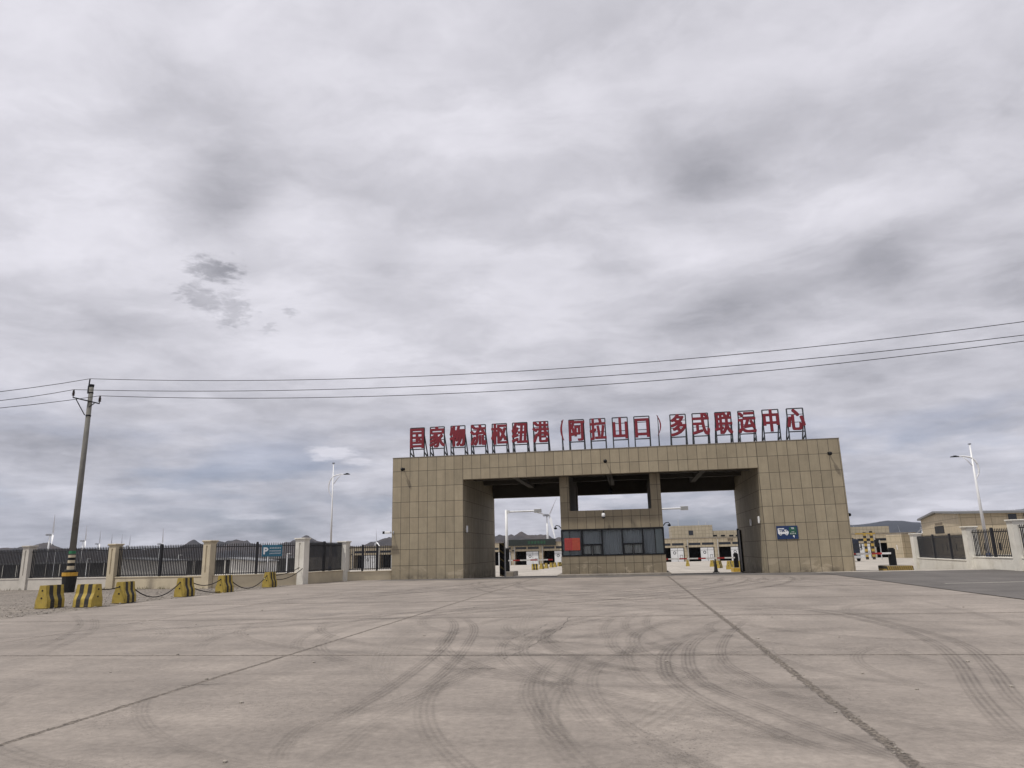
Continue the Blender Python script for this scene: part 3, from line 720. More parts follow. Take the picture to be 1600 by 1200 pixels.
for i in range(nP):
    a, b_ = wx[i]+.045, wx[i+1]-.045
    wn = obj('window', MB().box(a, b_, BY, BY+.012, WZ0+.06 if i not in (1, 3) else 1.93, WZ1-.06), M['glass'], booth)
    if i in (1, 3):
        sh = MB(); z0, z1 = WZ0+.06, 1.93
        sh.box(a, b_, BY-.05, BY+.05, z1-.10, z1); mid = (a+b_)/2
        for q0, q1 in ((a, mid-.02), (mid+.02, b_)):
            sh.box(q0, q0+.045, BY-.03, BY+.03, z0, z1-.10).box(q1-.045, q1, BY-.03, BY+.03, z0, z1-.10)
            sh.box(q0+.045, q1-.045, BY-.03, BY+.03, z0, z0+.05)
        sa = obj('sliding_sash', sh, M['black'], booth)
        obj('pane', MB().box(a+.045, mid-.065, BY-.005, BY+.005, z0+.05, z1-.1).box(mid+.065, b_-.045, BY-.005, BY+.005, z0+.05, z1-.1), M['glass'], sa)
    # curtain folds behind each window
    cu = MB(); prev = None; q0, q1 = (a+ (.45 if i == 0 else 0), b_ - (.5 if i == 4 else 0)); k = 0
    N = 60
    for j in range(N+1):
        x = q0+(q1-q0)*j/N; y = BY+.28+.035*math.sin(j*.9+i)+.02*math.sin(j*2.3+i*2)
        if i in (1, 3) and False: pass
        cur = (cu.b.verts.new((x, y, WZ0+.03)), cu.b.verts.new((x, y, WZ1-.02)))
        if prev: cu._f([prev[0], cur[0], cur[1], prev[1]])
        prev = cur
    obj('curtain', cu, M['curtain'], booth, smooth=True)
    if i in (1, 3):                               # paler net curtain behind the sliding sashes
        nc = MB(); prev = None
        for j in range(N+1):
            x = a+.03+(b_-a-.06)*j/N; y = BY+.12+.03*math.sin(j*.75+i)+.02*math.sin(j*1.9)
            cur = (nc.b.verts.new((x, y, WZ0+.02)), nc.b.verts.new((x, y, 1.86)))
            if prev: nc._f([prev[0], cur[0], cur[1], prev[1]])
            prev = cur
        obj('net_curtain', nc, M['lace'], booth, smooth=True)
    if i in (0, 4):  # added pale panel standing for daylight seen through the side glass
        obj('daylight_panel', MB().box(a+.0 if i == 0 else b_-.46, a+.42 if i == 0 else b_, BY+.10, BY+.115, WZ0+.05, WZ1-.05), M['daylight_panel'], booth)
for sx in (BX0, BX1): obj('side_window', MB().box(sx-.006, sx+.006, BY+.07, BB-.5, WZ0+.06, WZ1-.06), M['glass'], booth)
obj('rear_wall', MB().box(BX0, BX1, BB-.5, BB-.01, 1.17, 2.87), M['booth_tile'], booth)
# red notices on the booth glass
nt = thing('red_notice', 'pair of red and orange notices taped on the booth window at its corner', 'notice', (-3.7, BY-.05, 1.9))
for k, (a, b_, mm, nm) in enumerate(((-4.28, -3.79, 'poster', 'red_sheet'), (-3.785, -3.27, 'poster_orange', 'orange_sheet'))):
    s_ = obj(nm, MB().box(a, b_, BY-.06, BY-.052, 1.55, 2.33), M[mm], nt)
    tx = MB(); dashes(tx, a+.06, b_-.06, 2.23, 2.30, BY-.061, 7, .003, seed=k)
    for r_ in range(9): dashes(tx, a+.05, b_-.05, 1.60+r_*.066, 1.635+r_*.066, BY-.061, 11, .003, seed=r_+9*k)
    obj('lettering', tx, M['postertext'], s_)

# ------------------------------------------------------------------ rooftop letters
LET = [('国', -14.05), ('家', -12.64), ('物', -11.19), ('流', -9.77), ('枢', -8.32), ('纽', -6.92), ('港', -5.51), ('(', -4.10), ('阿', -3.13), ('拉', -1.72),
       ('山', -.26), ('口', 1.15), (')', 2.20), ('多', 3.47), ('式', 4.88), ('联', 6.31), ('运', 7.75), ('中', 9.24), ('心', 10.74)]
LY, LZ = 46.50, GH+.035
for ch, x in LET:
    if ch in '()':
        t_ = thing('sign_bracket', 'thin red %s bracket on a bare steel leg in the rooftop sign' % ('opening' if ch == '(' else 'closing'), 'sign letter', (x, LY, LZ), group='characters of the rooftop sign')
        s_ = 1 if ch == '(' else -1; pts = []
        n = 14
        for i in range(n+1):
            a = -1+2*i/n; pts.append((x+s_*(.19*a*a-.10), 9.35+.70*a))
        for i in range(n, -1, -1):
            a = -1+2*i/n; pts.append((x+s_*(.19*a*a-.10)+.03+s_*.02+.075*(1-a*a), 9.35+.70*a))
        obj('character', MB().face_prism(pts, LY-.10, LY-.02), M['red'], t_)
        fm = MB(); fm.tube([(x, LY, LZ), (x, LY, 10.0)], .035, 4, sq=True)
        fm.tube([(x, LY, 9.5), (x, LY+1.0, LZ+.05)], .03, 4, sq=True).tube([(x, LY, LZ+.3), (x, LY+.95, LZ+.12)], .03, 4, sq=True)
        e = x-1.05 if ch == '(' else x+.85
        fm.tube([(x, LY+.95, LZ+.12), (e, LY+.95, LZ+.12)], .035, 4, sq=True)
        obj('support_frame', fm, M['steel'], t_)
        continue
    t_ = thing('sign_character', 'big red character %s on a dark steel frame standing on the gate roof' % ch, 'sign letter', (x, LY, LZ), group='characters of the rooftop sign')
    me = bold_text(ch, 1.0, .045, .034)
    # scale the em box to 1.06 x 1.50 m
    xs_ = [v.co.x for v in me.vertices]; cx = .5
    me.transform(Matrix.Translation((x, LY-.09, 8.72)) @ Matrix.Diagonal((1.09, 1, 1.50, 1)) @ Matrix.Translation((-cx, 0, 0)))
    link('character', me, M['red'], t_)
    fm = MB(); a, b_ = x-.49, x+.49
    for q in (a, b_):
        fm.tube([(q, LY, LZ), (q, LY, 10.0)], .05, 4, sq=True)
        fm.tube([(q, LY+.04, 9.45), (q, LY+.95, LZ+.06)], .048, 4, sq=True)
        fm.tube([(q, LY+.04, LZ+.34), (q, LY+.85, LZ+.12)], .046, 4, sq=True)
        fm.box(q-.07, q+.07, LY+.85, LY+1.03, LZ-.03, LZ+.14)
    for z in (10.0, 8.52, 9.12, 9.62): fm.tube([(a, LY, z), (b_, LY, z)], (.045 if z in (10., 8.52) else .028), 4, sq=True)
    obj('support_frame', fm, M['steel'], t_)

# ------------------------------------------------------------------ cameras and lights on the gate
def dome_cam(label, x, z, y=GY):
    t_ = thing('dome_camera', label, 'camera', (x, y, z), group='black cameras along the gate front')
    obj('bracket', MB().tube([(x, y, z+.02), (x, y-.28, z+.05)], .03, 6).box(x-.07, x+.07, y-.02, y-.001, z-.06, z+.1), M['black'], t_)
    obj('camera_head', MB().ball((x, y-.33, z-.03), .12), M['black'], t_, smooth=True)
dome_cam('small black camera high on the left pier of the gate', -14.89, 7.15)
dome_cam('small black camera on the fascia over the guard booth', -1.33, 7.12)
dome_cam('small black camera high on the right pier of the gate', 12.37, 7.0)
def box_cam(name, label, x, y, z, dirx, m):
    t_ = thing(name, label, 'camera', (x, y, z))
    obj('bracket', MB().box(x-.03, x+.03, y-.02, y+.06, z-.10, z+.10).tube([(x, y, z), (x+dirx*.12, y-.30, z-.02)], .028, 6), M['galv'], t_)
    obj('camera_body', MB().box(-.26, .12, -.08, .08, -.075, .075, .015, Matrix.Translation((x+dirx*.2, y-.38, z)) @ Matrix.Rotation(0 if dirx < 0 else math.pi, 4, 'Z')), M[m], t_)
    obj('lens_hood', MB().box(-.40, -.26, -.085, .085, -.08, .085, .01, Matrix.Translation((x+dirx*.2, y-.38, z)) @ Matrix.Rotation(0 if dirx < 0 else math.pi, 4, 'Z')), M['black'], t_)
box_cam('bullet_camera', 'white box camera on the left edge of the gate', -15.55, GY-.01, 2.98, -1, 'signwhite')
t_ = thing('side_camera', 'tiny dark camera on the right edge of the gate', 'camera', (GX1, GY+.5, 3.3))
obj('bracket', MB().tube([(GX1-.01, GY+.5, 3.30), (GX1+.16, GY+.5, 3.36)], .03, 6), M['black'], t_)
obj('camera_head', MB().ball((GX1+.18, GY+.5, 3.28), .10), M['black'], t_, smooth=True)
t_ = thing('ptz_camera', 'white pendant dome camera on the booth wall above the windows', 'camera', (-1.66, BY, 3.75))
obj('arm', MB().tube([(-1.66, BY, 3.95), (-1.66, BY-.32, 3.97), (-1.66, BY-.36, 3.86)], .03, 8), M['black'], t_)
obj('housing', MB().lathe([(.05, .20), (.11, .16), (.12, .02), (.10, -.05)], (-1.66, BY-.36, 3.66)), M['signwhite'], t_, smooth=True)
obj('dome', MB().ball((-1.66, BY-.36, 3.60), .10), M['darkglass'], t_, smooth=True)
t_ = thing('ceiling_lamp', 'black bulb lamp hanging under the gate roof over the booth', 'lamp', (-1.2, 50.2, 5.55))
obj('cable', MB().tube([(-1.2, 50.2, 6.45), (-1.2, 50.2, 5.66)], .025, 6), M['black'], t_)
obj('lamp_shade', MB().lathe([(.03, .22), (.12, .12), (.15, 0), (.12, -.12), (.03, -.18)], (-1.2, 50.2, 5.5)), M['black'], t_, smooth=True)
for x, s_, nm in ((BX0, -1, 'left'), (BX1, 1, 'right')):
    t_ = thing('side_camera', 'black hooked camera on the %s side of the booth' % nm, 'camera', (x, BY+.3, 2.6), group='hooked cameras beside the booth')
    obj('arm', MB().tube([(x, BY+.3, 2.95), (x+s_*.16, BY+.3, 3.14), (x+s_*.34, BY+.3, 3.18), (x+s_*.44, BY+.3, 3.06)], .028, 8), M['black'], t_, smooth=True)
    obj('camera_head', MB().ball((x+s_*.40, BY+.3, 2.99), .085, (1.3, 1, .8)), M['black'], t_, smooth=True)
for (x, y, z, lb) in ((OX0+.02, 46.9, 3.1, 'small white wall light inside the left opening'), (OX1-.02, 47.2, 3.15, 'small white wall light inside the right opening near its front'), (OX1-.02, 50.4, 3.1, 'small white wall light deeper inside the right opening')):
    s_ = 1 if x < 0 else -1; t_ = thing('wall_light', lb, 'light', (x, y, z))
    obj('lamp_body', MB().box(min(x, x+s_*.12), max(x, x+s_*.12), y-.08, y+.08, z-.22, z+.22, .03), M['signwhite'], t_)
    obj('mount', MB().box(min(x, x+s_*.03)-.005, max(x, x+s_*.03)+.005, y-.10, y+.10, z-.06, z+.06), M['galv'], t_)
# truck sign on the right pier
SX0, SX1, SZ0, SZ1 = 8.80, 10.03, 1.92, 2.71
sg = thing('truck_sign', 'dark blue sign with a white truck reading TIR on the right pier', 'sign', (9.4, GY-.03, SZ0))
obj('board', MB().box(SX0, SX1, GY-.045, GY-.005, SZ0, SZ1), M['signblue'], sg)
tr = MB(); k = .63/1.0
def T(px, pz): return (SX0+.07+px*.62, SZ0+.23+pz*.50)
tr.face_prism([T(*q) for q in ((.02, .16), (.0, .22), (.0, .78), (.03, .84), (.58, .84), (.61, .78), (.61, .66), (.80, .66), (.88, .58), (.98, .46), (1.0, .38), (1.0, .2), (.97, .16))], GY-.052, GY-.046)
for c in (.22, .80):
    tr.face_prism([(T(c, .14)[0]+.075*math.cos(a), T(c, .14)[1]+.075*math.sin(a)) for a in [i*math.pi/9 for i in range(18)]], GY-.056, GY-.0525)
obj('truck_symbol', tr, M['signwhite'], sg)
for c in (.22, .80): hb = MB(); hb.face_prism([(T(c, .14)[0]+.03*math.cos(a), T(c, .14)[1]+.03*math.sin(a)) for a in [i*math.pi/6 for i in range(12)]], GY-.060, GY-.0565); obj('wheel_hub', hb, M['signblue'], sg)
hb = MB(); hb.face_prism([T(*q) for q in ((.74, .48), (.74, .58), (.82, .58), (.90, .48))], GY-.056, GY-.0525)
obj('cab_window', hb, M['signblue'], sg)
me = text_mesh('TIR', .235, .002, .010); me.transform(Matrix.Translation((T(.10, .40)[0], GY-.0545, T(.10, .40)[1]))); link('lettering', me, M['signblue'], sg)
gp = obj('green_panel', MB().box(SX1-.50, SX1-.07, GY-.053, GY-.0455, SZ0+.25, SZ1-.08), M['signgreen'], sg)
me = text_mesh('TIR', .125, .002, .004); me.transform(Matrix.Translation((SX1-.385, GY-.0555, SZ1-.20))); link('lettering', me, M['signwhite'], gp)
dh = MB(); dashes(dh, SX1-.37, SX1-.20, SZ0+.395, SZ0+.45, GY-.0545, 4, .004, seed=2); dashes(dh, SX1-.46, SX1-.11, SZ0+.285, SZ0+.36, GY-.0545, 4, .004, seed=4)
obj('small_writing', dh, M['signwhite'], gp)
ar = MB().face_prism([(SX1-.31+q[0]*.10, SZ0+.06+q[1]*.16) for q in ((.0, .55), (.0, .85), (.2, 1.), (.7, 1.), (.9, .8), (.9, .4), (.6, 0), (.4, 0), (.55, .4), (.2, .45))], GY-.05, GY-.0455)
obj('white_arrow', ar, M['signwhite'], sg)

# ------------------------------------------------------------------ fences
def pillar(par, c, d_, base, top, wdt, m):
    # c: centre, d_: unit direction of the fence; the recessed slot faces the forecourt
    ang = math.atan2(d_[1], d_[0]); mt = Matrix.Translation((c[0], c[1], 0)) @ Matrix.Rotation(ang, 4, 'Z'); h = wdt/2
    mb = MB(); mb.box(-h, h, -h+.04, h, base, top, 0, mt)
    for q in ((-h, -.055, base, top), (.055, h, base, top), (-.055, .055, base, base+.95), (-.055, .055, top-.22, top)):
        mb.box(q[0], q[1], -h, -h+.04, q[2], q[3], 0, mt)
    p = obj('pillar', mb, m, par)
    c_ = MB().box(-h-.07, h+.07, -h-.07, h+.07, top+.0, top+.07, .015, mt).box(-h-.025, h+.025, -h-.025, h+.025, top-.05, top-.002, 0, mt)
    obj('cap', c_, m, p)
def panel(par, a, b_, zb, rail0, rail1, tip, posts, wall_m, wall_top, step=.118):
    a = Vector(a[:2]); b_ = Vector(b_[:2]); L = (b_-a).length; n = (b_-a)/L; ang = math.atan2(n.y, n.x)
    mt = Matrix.Translation((a.x, a.y, 0)) @ Matrix.Rotation(ang, 4, 'Z')
    obj('wall_base', MB().box(0, L, -.14, .14, zb, wall_top-.05, 0, mt).box(0, L, -.17, .17, wall_top-.05, wall_top, .01, mt), wall_m, par)
    mb = MB(); mb.box(0, L, -.02, .02, rail0, rail0+.05, 0, mt).box(0, L, -.02, .02, rail1, rail1+.05, 0, mt)
    k = int(L/step)
    for i in range(k):
        x = (i+.5)*L/k; r_ = .022 if step < .15 else .018
        j = rnd.uniform(-.008, .008)
        mb.box(x-r_, x+r_, -r_, r_, rail0-.04, tip-.05+j, 0, mt)
        mb.box(x-r_*.5, x+r_*.5, -r_*.5, r_*.5, tip-.05+j, tip+j, 0, mt)
    fp = obj('fence_panel', mb, M['fence_black'], par)
    for s_ in posts:
        obj('post', MB().box(s_*L-.06, s_*L+.06, -.06, .06, wall_top-.03, tip+.05, .01, mt), M['fence_black'], fp)
PL = [(-43.5, 40.2), (-36.7, 39.5), (-30.2, 38.75), (-23.5, 37.75), (-19.25, 40.5), (-18.5, 45.0), (-15.75, 46.45)]
fl = thing('perimeter_fence', 'cream and white wall with black pickets along the gravel left of the gate', 'fence', (-29, 39, 0))
tops = [2.55, 2.55, 2.50, 2.52, 2.58, 2.42]; pm = ['offwhite', 'offwhite', 'cream', 'cream', 'white', 'white']
for i, c in enumerate(PL[:6]):
    a = PL[max(i-1, 0)] if i < 4 else c; b_ = PL[min(i+1, 6)]
    dv = Vector(b_)-Vector(a)
    if i == 3: dv = Vector(PL[3])-Vector(PL[2])
    if i >= 4: dv = Vector((1, -.1))
    dv.normalize(); pillar(fl, c, dv, -.12, tops[i], .50 if i < 4 else .58, M[pm[i]])
for i in range(6):
    a, b_ = Vector(PL[i]), Vector(PL[i+1]); n = (b_-a).normalized(); a = a+n*.26; b_ = b_-n*(.26 if i < 5 else 0)
    lowr = i == 5
    panel(fl, a, b_, -.15, .72 if not lowr else .66, 2.20 if not lowr else 2.02, 2.42 if not lowr else 2.2, ([.5] if i not in (0, 1, 5) else []) if not lowr else [.33, .66], M['offwhite' if i < 2 else 'cream'], .66 if not lowr else .55)
PR = [(20.6, 62.0), (20.5, 56.9), (19.65, 46.3), (19.8, 41.3), (19.9, 36.2)]
frt = thing('perimeter_fence', 'bright white wall with black pickets beside the road right of the gate', 'fence', (19.6, 46, gz(0, 46)))
PRt = {1: (2.10, -.75), 2: (2.32, -.5), 3: (2.52, -.3), 4: (2.6, -.15)}
for i in (1, 2, 3, 4):
    pillar(frt, PR[i], Vector((1, 0)), PRt[i][1], PRt[i][0], .58, M['white'])
for i in (1, 2, 3):
    a, b_ = Vector(PR[i]), Vector(PR[i+1]); n = (b_-a).normalized(); zt = (PRt[i][0]+PRt[i+1][0])/2; zb = gz(0, (a.y+b_.y)/2)
    panel(frt, a+n*.3, b_-n*.3, -.8, zb+.72, zt-.42, zt-.22, [.35, .68] if i == 1 else [.5], M['white'], zb+.66, step=.17)
# parking sign hung on the pickets
pa, pb = Vector(PL[3]), Vector(PL[4]); pn = (pb-pa).normalized(); pc = pa+pn*3.35
ps = thing('parking_sign', 'blue parking board with a white P hung on the black pickets', 'sign', (pc.x, pc.y, 1.5), math.atan2(pn.y, pn.x))
mt = Matrix.Translation((pc.x, pc.y, 0)) @ Matrix.Rotation(math.atan2(pn.y, pn.x), 4, 'Z')
def lb(name, mb, m, par): mb.b.transform(mt); return obj(name, mb, m, par)
pbd = lb('board', MB().box(-.56, .56, -.075, -.05, 1.62, 2.28, .005), M['parkblue'], ps)
me = text_mesh('P', .52, .004, .018); me.transform(mt @ Matrix.Translation((-.50, -.079, 1.77))); link('letter_p', me, M['signwhite'], ps)
dd_ = MB()
for k_, (z, h) in enumerate(((2.06, .085), (1.90, .075), (1.76, .075))): dashes(dd_, -.14, .50, z, z+h, -.0755, 7 if k_ == 0 else 11, .004, .74, seed=k_+30)
lb('small_writing', dd_, M['signwhite'], ps)
lb('hook', MB().box(-.45, -.42, -.05, .03, 2.24, 2.27).box(.42, .45, -.05, .03, 2.24, 2.27), M['galv'], ps)

# ------------------------------------------------------------------ concrete barriers
def make_barrier(label, group):
    t_ = thing('concrete_barrier', label, 'barrier', group=group)
    mb = MB(); L2 = .41; prof = [(-.26, 0), (-.25, .29), (-.16, .48), (-.14, .80), (.14, .80), (.16, .48), (.25, .29), (.26, 0)]
    f0 = [mb.b.verts.new((-L2, y, z)) for y, z in prof]; f1 = [mb.b.verts.new((L2, y, z)) for y, z in prof]
    mb._f(f0); mb._f(f1[::-1])
    for i in range(8): mb._f([f0[i], f0[(i+1) % 8], f1[(i+1) % 8], f1[i]])
    bmesh.ops.bevel(mb.b, geom=mb.b.edges[:], offset=.014, segments=2, affect='EDGES')
    obj('body', mb, M['barrier'], t_, world=False)
    hl = MB()
    for s_ in (-1, 1):
        for z in (.36, .62): hl.tube([(s_*(L2-.02), 0, z), (s_*(L2+.006), 0, z)], .035, 10)
    obj('rope_hole', hl, M['void'], t_, world=False)
    return t_
BAR = [(-20.95, 23.75, 90, 'yellow and black barrier at the left end of the row, standing apart'), (-19.62, 24.0, -4, 'brightest yellow barrier turned broadside, second in the row'),
       (-19.75, 26.1, 98, 'yellow and black barrier third in the row on the gravel edge'), (-19.62, 29.8, 93, 'fourth yellow barrier, two ropes meet at its side'),
       (-19.5, 32.8, 92, 'fifth yellow barrier, in front of the cream pillar'), (-19.75, 37.7, 94, 'last yellow barrier of the row, under the parking sign')]
bar0 = None; B = []
for x, y, a, lbl in BAR:
    if bar0 is None: bar0 = make_barrier(lbl, 'barriers roped together along the gravel'); o = bar0
    else: o = copy_tree(bar0); o['label'] = lbl
    o.location = (x, y, -.012); o.rotation_euler = (0, 0, R(a)); B.append(o)
# inner barriers in the yard
YB_ = [(836, 890.5, 20, 'striped yellow barrier in the yard, biggest through the left opening'), (846.5, 889, 80, 'end of a yellow barrier beside the striped one in the yard'), (853.8, 888, 84, 'yellow barrier end in the middle of the left yard row'),
       (861.6, 886.6, 80, 'yellow barrier end near the booth in the left yard row'), (867.2, 886, 84, 'dull yellow barrier end second from the booth wall'), (874.5, 884.8, 50, 'yellow barrier half hidden behind the booth corner'),
       (1074.8, 884.5, 86, 'lone yellow barrier end in the yard through the right opening'), (1113.6, 885.2, 70, 'yellow barrier end just left of the dark cone'), (1123.6, 887.6, 60, 'yellow barrier just right of the dark cone'),
       (1140, 889.5, 75, 'yellow barrier left of the black boom cabinet'), (1145.6, 888.4, 75, 'yellow barrier touching the black boom cabinet on the right lane'), (1158.5, 888.5, 75, 'yellow barrier half hidden by the right pier')]
for px, py, a, lbl in YB_:
    o = copy_tree(bar0); p = hit(px, py); o['label'] = lbl; o['group'] = 'yellow barriers in the yard'; o.location = (p.x, p.y, gz(p.x, p.y)-.02); o.rotation_euler = (0, 0, R(a))
def rope(a, b_, sag, label, group='ropes between the barriers', mid=None):
    a, b_ = Vector(a), Vector(b_); P = []
    for i in range(17):
        s = i/16; p = a.lerp(b_, s); p.z -= sag*4*s*(1-s); p.z = max(p.z, .035); P.append(p)
    o = single('rope', MB().tube(P, .022, 6), M['rope'], label, 'rope', group, True)
def bend(i, s_, z): 
    o = B[i]; return (o.matrix_basis @ Vector((s_*.41, 0, z)))
rope(bend(1, 1, .62), bend(2, -1, .62), .05, 'short taut rope between the second and third barrier')
rope(bend(2, 1, .62), bend(3, -1, .62), .52, 'slack rope sagging to the gravel between third and fourth barrier')
rope(bend(3, 1, .62), bend(4, -1, .62), .22, 'upper rope between the fourth and fifth barrier')
rope(bend(3, 1, .40), bend(4, -1, .05), .10, 'lower rope running down from the fourth barrier to the ground')
rope(bend(4, 1, .62), bend(5, -1, .62), .55, 'rope drooping between the fifth and last barrier')
rope(bend(5, 1, .60), (-19.2, 40.1, .95), .10, 'upper rope from the last barrier to the white pillar')
rope(bend(5, 1, .40), (-19.0, 40.1, .90), .22, 'lower rope from the last barrier to the white pillar')

# ------------------------------------------------------------------ utility pole and wires
PX, PY = -30.35, 35.56
up = thing('utility_pole', 'tall grey concrete pole carrying three wires', 'utility pole', (PX, PY, 0))
obj('pole_shaft', MB().tube([(PX, PY, -.1), (PX, PY, 11.55)], [.18, .118], 16), M['pole'], up, smooth=True)
for z0, z1, mm, nm in ((2.02, 2.17, 'tag_green', 'green_tag'), (1.82, 1.95, 'cream', 'pale_band'), (1.68, 1.82, 'black', 'black_band'), (1.53, 1.68, 'cream', 'pale_band'), (1.37, 1.53, 'black', 'black_band'), (1.18, 1.37, 'cream', 'pale_band')):
    r_ = .181-.0054*z0
    obj(nm, MB().lathe([(r_+.004, z0), (r_+.003, z1)], (PX, PY, 0), 20, False), M[mm], up, smooth=True)
axd = Vector((.94, .34, 0)).normalized()
A = Vector((PX, PY-.16, 10.55)); e0, e1 = A-axd*.80+Vector((0, 0, .22)), A+axd*.62-Vector((0, 0, .12))
obj('crossarm', MB().tube([e0, e1], .045, 4, sq=True).tube([A-axd*.62+Vector((0, 0, .10)), Vector((PX-.1, PY-.16, 9.75))], .032, 4, sq=True).tube([A+axd*.36-Vector((0, 0, .1)), Vector((PX+.1, PY-.16, 10.2))], .032, 4, sq=True)
    .lathe([(.145, 9.70), (.145, 9.78)], (PX, PY, 0), 14), M['black'], up)
obj('top_bracket', MB().lathe([(.135, 11.05), (.135, 11.12)], (PX, PY, 0), 14).box(PX-.20, PX-.11, PY-.06, PY+.06, 11.05, 11.5).tube([(PX-.19, PY, 11.5), (PX-.16, PY, 11.92)], .035, 8).lathe([(.125, 11.42), (.14, 11.58)], (PX, PY, 0), 14), M['black'], up)
for q in (e0, e1):
    obj('insulator', MB().lathe([(.02, -.02), (.025, .10), (.085, .12), (.05, .18), (.085, .21), (.05, .27), (.075, .30), (.04, .40), (.055, .44), (.02, .46)], tuple(q), 10), M['ins'], up, smooth=True)
W0 = [(Vector((PX-.16, PY, 11.94)), 'topmost power line, tied to the very tip of the pole'), (e0+Vector((0, 0, .46)), 'middle power line, tied to the left end of the crossarm'), (e1+Vector((0, 0, .46)), 'lowest power line, tied to the right end of the crossarm')]
Wr = [(1600, 502.5), (1600, 523.5), (1600, 533)]; Wm = [(800, 577+4), (800, 600), (800, 611.5)]; Wl = [(0, 612), (0, 626), (0, 637.5)]
for (p, lbl), q, q2, q3 in zip(W0, Wr, Wm, Wl):
    r_ = ay(q[0], q[1], 34.0 if p.z > 11.5 else 33.6); mid = ay(q2[0], q2[1], 34.8)
    # parabola in height through pole, middle and right point, carried on beyond the frame to the next pole
    x0, x1, x2 = p.x, mid.x, r_.x; z0, z1, z2 = p.z, mid.z, r_.z
    def zq(x): return z0*(x-x1)*(x-x2)/((x0-x1)*(x0-x2))+z1*(x-x0)*(x-x2)/((x1-x0)*(x1-x2))+z2*(x-x0)*(x-x1)/((x2-x0)*(x2-x1))
    P = [Vector((x, p.y+(r_.y-p.y)*(x-x0)/(x2-x0), zq(x))) for x in lin(x0, x2+5, 40)]
    l_ = dp(q3[0], q3[1], 37.6); dl = (l_-p); Lf = [p+dl*(k*4/12)+Vector((0, 0, .16*(k/3)*(k/3-1))) for k in range(12, 0, -1)]
    single('power_line', MB().tube(Lf+P, .017, 5), M['black'], lbl, 'wire', 'power lines over the forecourt', True)
# guard tub around the foot of the pole
gt = thing('pole_guard', 'black plastic guard with yellow rim around the foot of the pole', 'pole guard', (PX, PY, 0))
obj('tub', MB().tube([(PX, PY, -.03), (PX, PY, .84)], [.31, .37], 14), M['rubber'], gt)
obj('yellow_rim', MB().tube([(PX, PY, .84), (PX, PY, 1.03)], [.385, .39], 14), M['bin_yellow'], gt)
obj('collar', MB().lathe([(.30, 1.03), (.25, 1.18)], (PX, PY, 0), 14), M['rubber'], gt, smooth=True)

# ------------------------------------------------------------------ street lamps
def street_lamp(label, x, y, H, s_, k, group='double-arm street lamps'):
    zb = gz(x, y); t_ = thing('street_lamp', label, 'street lamp', (x, y, zb), group=group)
    obj('lamp_post', MB().tube([(x, y, zb+1.0), (x, y, H)], [.12*k, .045*k], 12), M['lampwhite'], t_, smooth=True)
    obj('post_base', MB().tube([(x, y, zb-.1), (x, y, zb+1.0)], [.165*k, .155*k], 12), M['bluepaint'], t_, smooth=True)
    P = [(x-s_*.05, y, H-2.5), (x-s_*.30, y, H-2.0), (x-s_*.28, y, H-1.45), (x-s_*.02, y, H-1.02), (x+s_*.5, y, H-.85), (x+s_*1.0, y, H-.86)]
    Q = spline([Vector(p) for p in P], 6)
    obj('lamp_arm', MB().tube(Q, [(.03+.035*math.sin(math.pi*i/(len(Q)-1)))*k for i in range(len(Q))], 8).tube([(x+s_*.06, y, H-1.55), (x+s_*.38, y, H-1.1), (x+s_*.6, y, H-.9)], .03, 8), M['lampwhite'], t_, smooth=True)
    obj('lamp_head', MB().box(min(x+s_*.85, x+s_*1.4), max(x+s_*.85, x+s_*1.3), y-.10, y+.10, H-.885, H-.82, .02).box(min(x+s_*1.0, x+s_*1.2), max(x+s_*1.0, x+s_*1.2), y-.04, y+.04, H-.82, H-.77), M['black'], t_)
    obj('top_cap', MB().box(x-.09, x+.09, y-.06, y+.06, H, H+.05), M['black'], t_)
street_lamp('white lamp post behind the left fence, its arm reaching right', -21.8, 50.5, 8.35, 1, .72)
street_lamp('white lamp post behind the right fence, its arm reaching left', 24.6, 55.6, 8.35, -1, 1.05)

# ------------------------------------------------------------------ gantries, booms, curbs
def gantry(label, x, y, z, x2):
    zb = gz(x, y); t_ = thing('camera_gantry', label, 'gantry', (x, y, zb), group='white camera gantries over the lanes')
    obj('gantry_post', MB().tube([(x, y, zb), (x, y, z+.15)], .12, 10), M['lampwhite'], t_, smooth=True)
    obj('gantry_arm', MB().tube([(x, y, z-.02), (x2-.5, y, z-.02)], .07, 8).box(x-.02, x+.3, y-.1, y+.1, z-.15, z+.10), M['lampwhite'], t_)
    obj('sensor_box', MB().box(x2-.62, x2, y-.22, y+.22, z-.17, z+.15, .02), M['galv'], t_)
p = ay(791, 799.5, 62.); q = ay(846, 800, 62.)
gantry('white gantry post with its arm seen through the left opening', p.x, 62., p.z, q.x)
p = ay(1029, 795, 62.); q = ay(1075, 794, 62.)
gantry('white gantry arm reaching out behind the booth in the right opening', p.x-.6, 62., p.z, q.x)
def boom(label, cx, cy, zc, hx, x_from, x_to, z, blk='black', cab=None):
    t_ = thing('boom_barrier', label, 'boom barrier', (cx, cy, gz(cx, cy)), group='lane boom barriers')
    zb = gz(cx, cy)
    obj('cabinet', MB().box(cx-.18, cx+.18, cy-.17, cy+.17, zb+.10, zb+zc, .03).box(cx-.14, cx+.14, cy-.13, cy+.13, zb+zc, zb+zc+.06, .02), M[blk], t_)
    a = MB().box(-(x_to-x_from)/2, (x_to-x_from)/2, -.02, .02, -.055, .055)
    o = obj('boom_arm', a, M['boom'], t_, world=False); o.location = ((x_from+x_to)/2-cx, -.2, z-zb)
    return t_
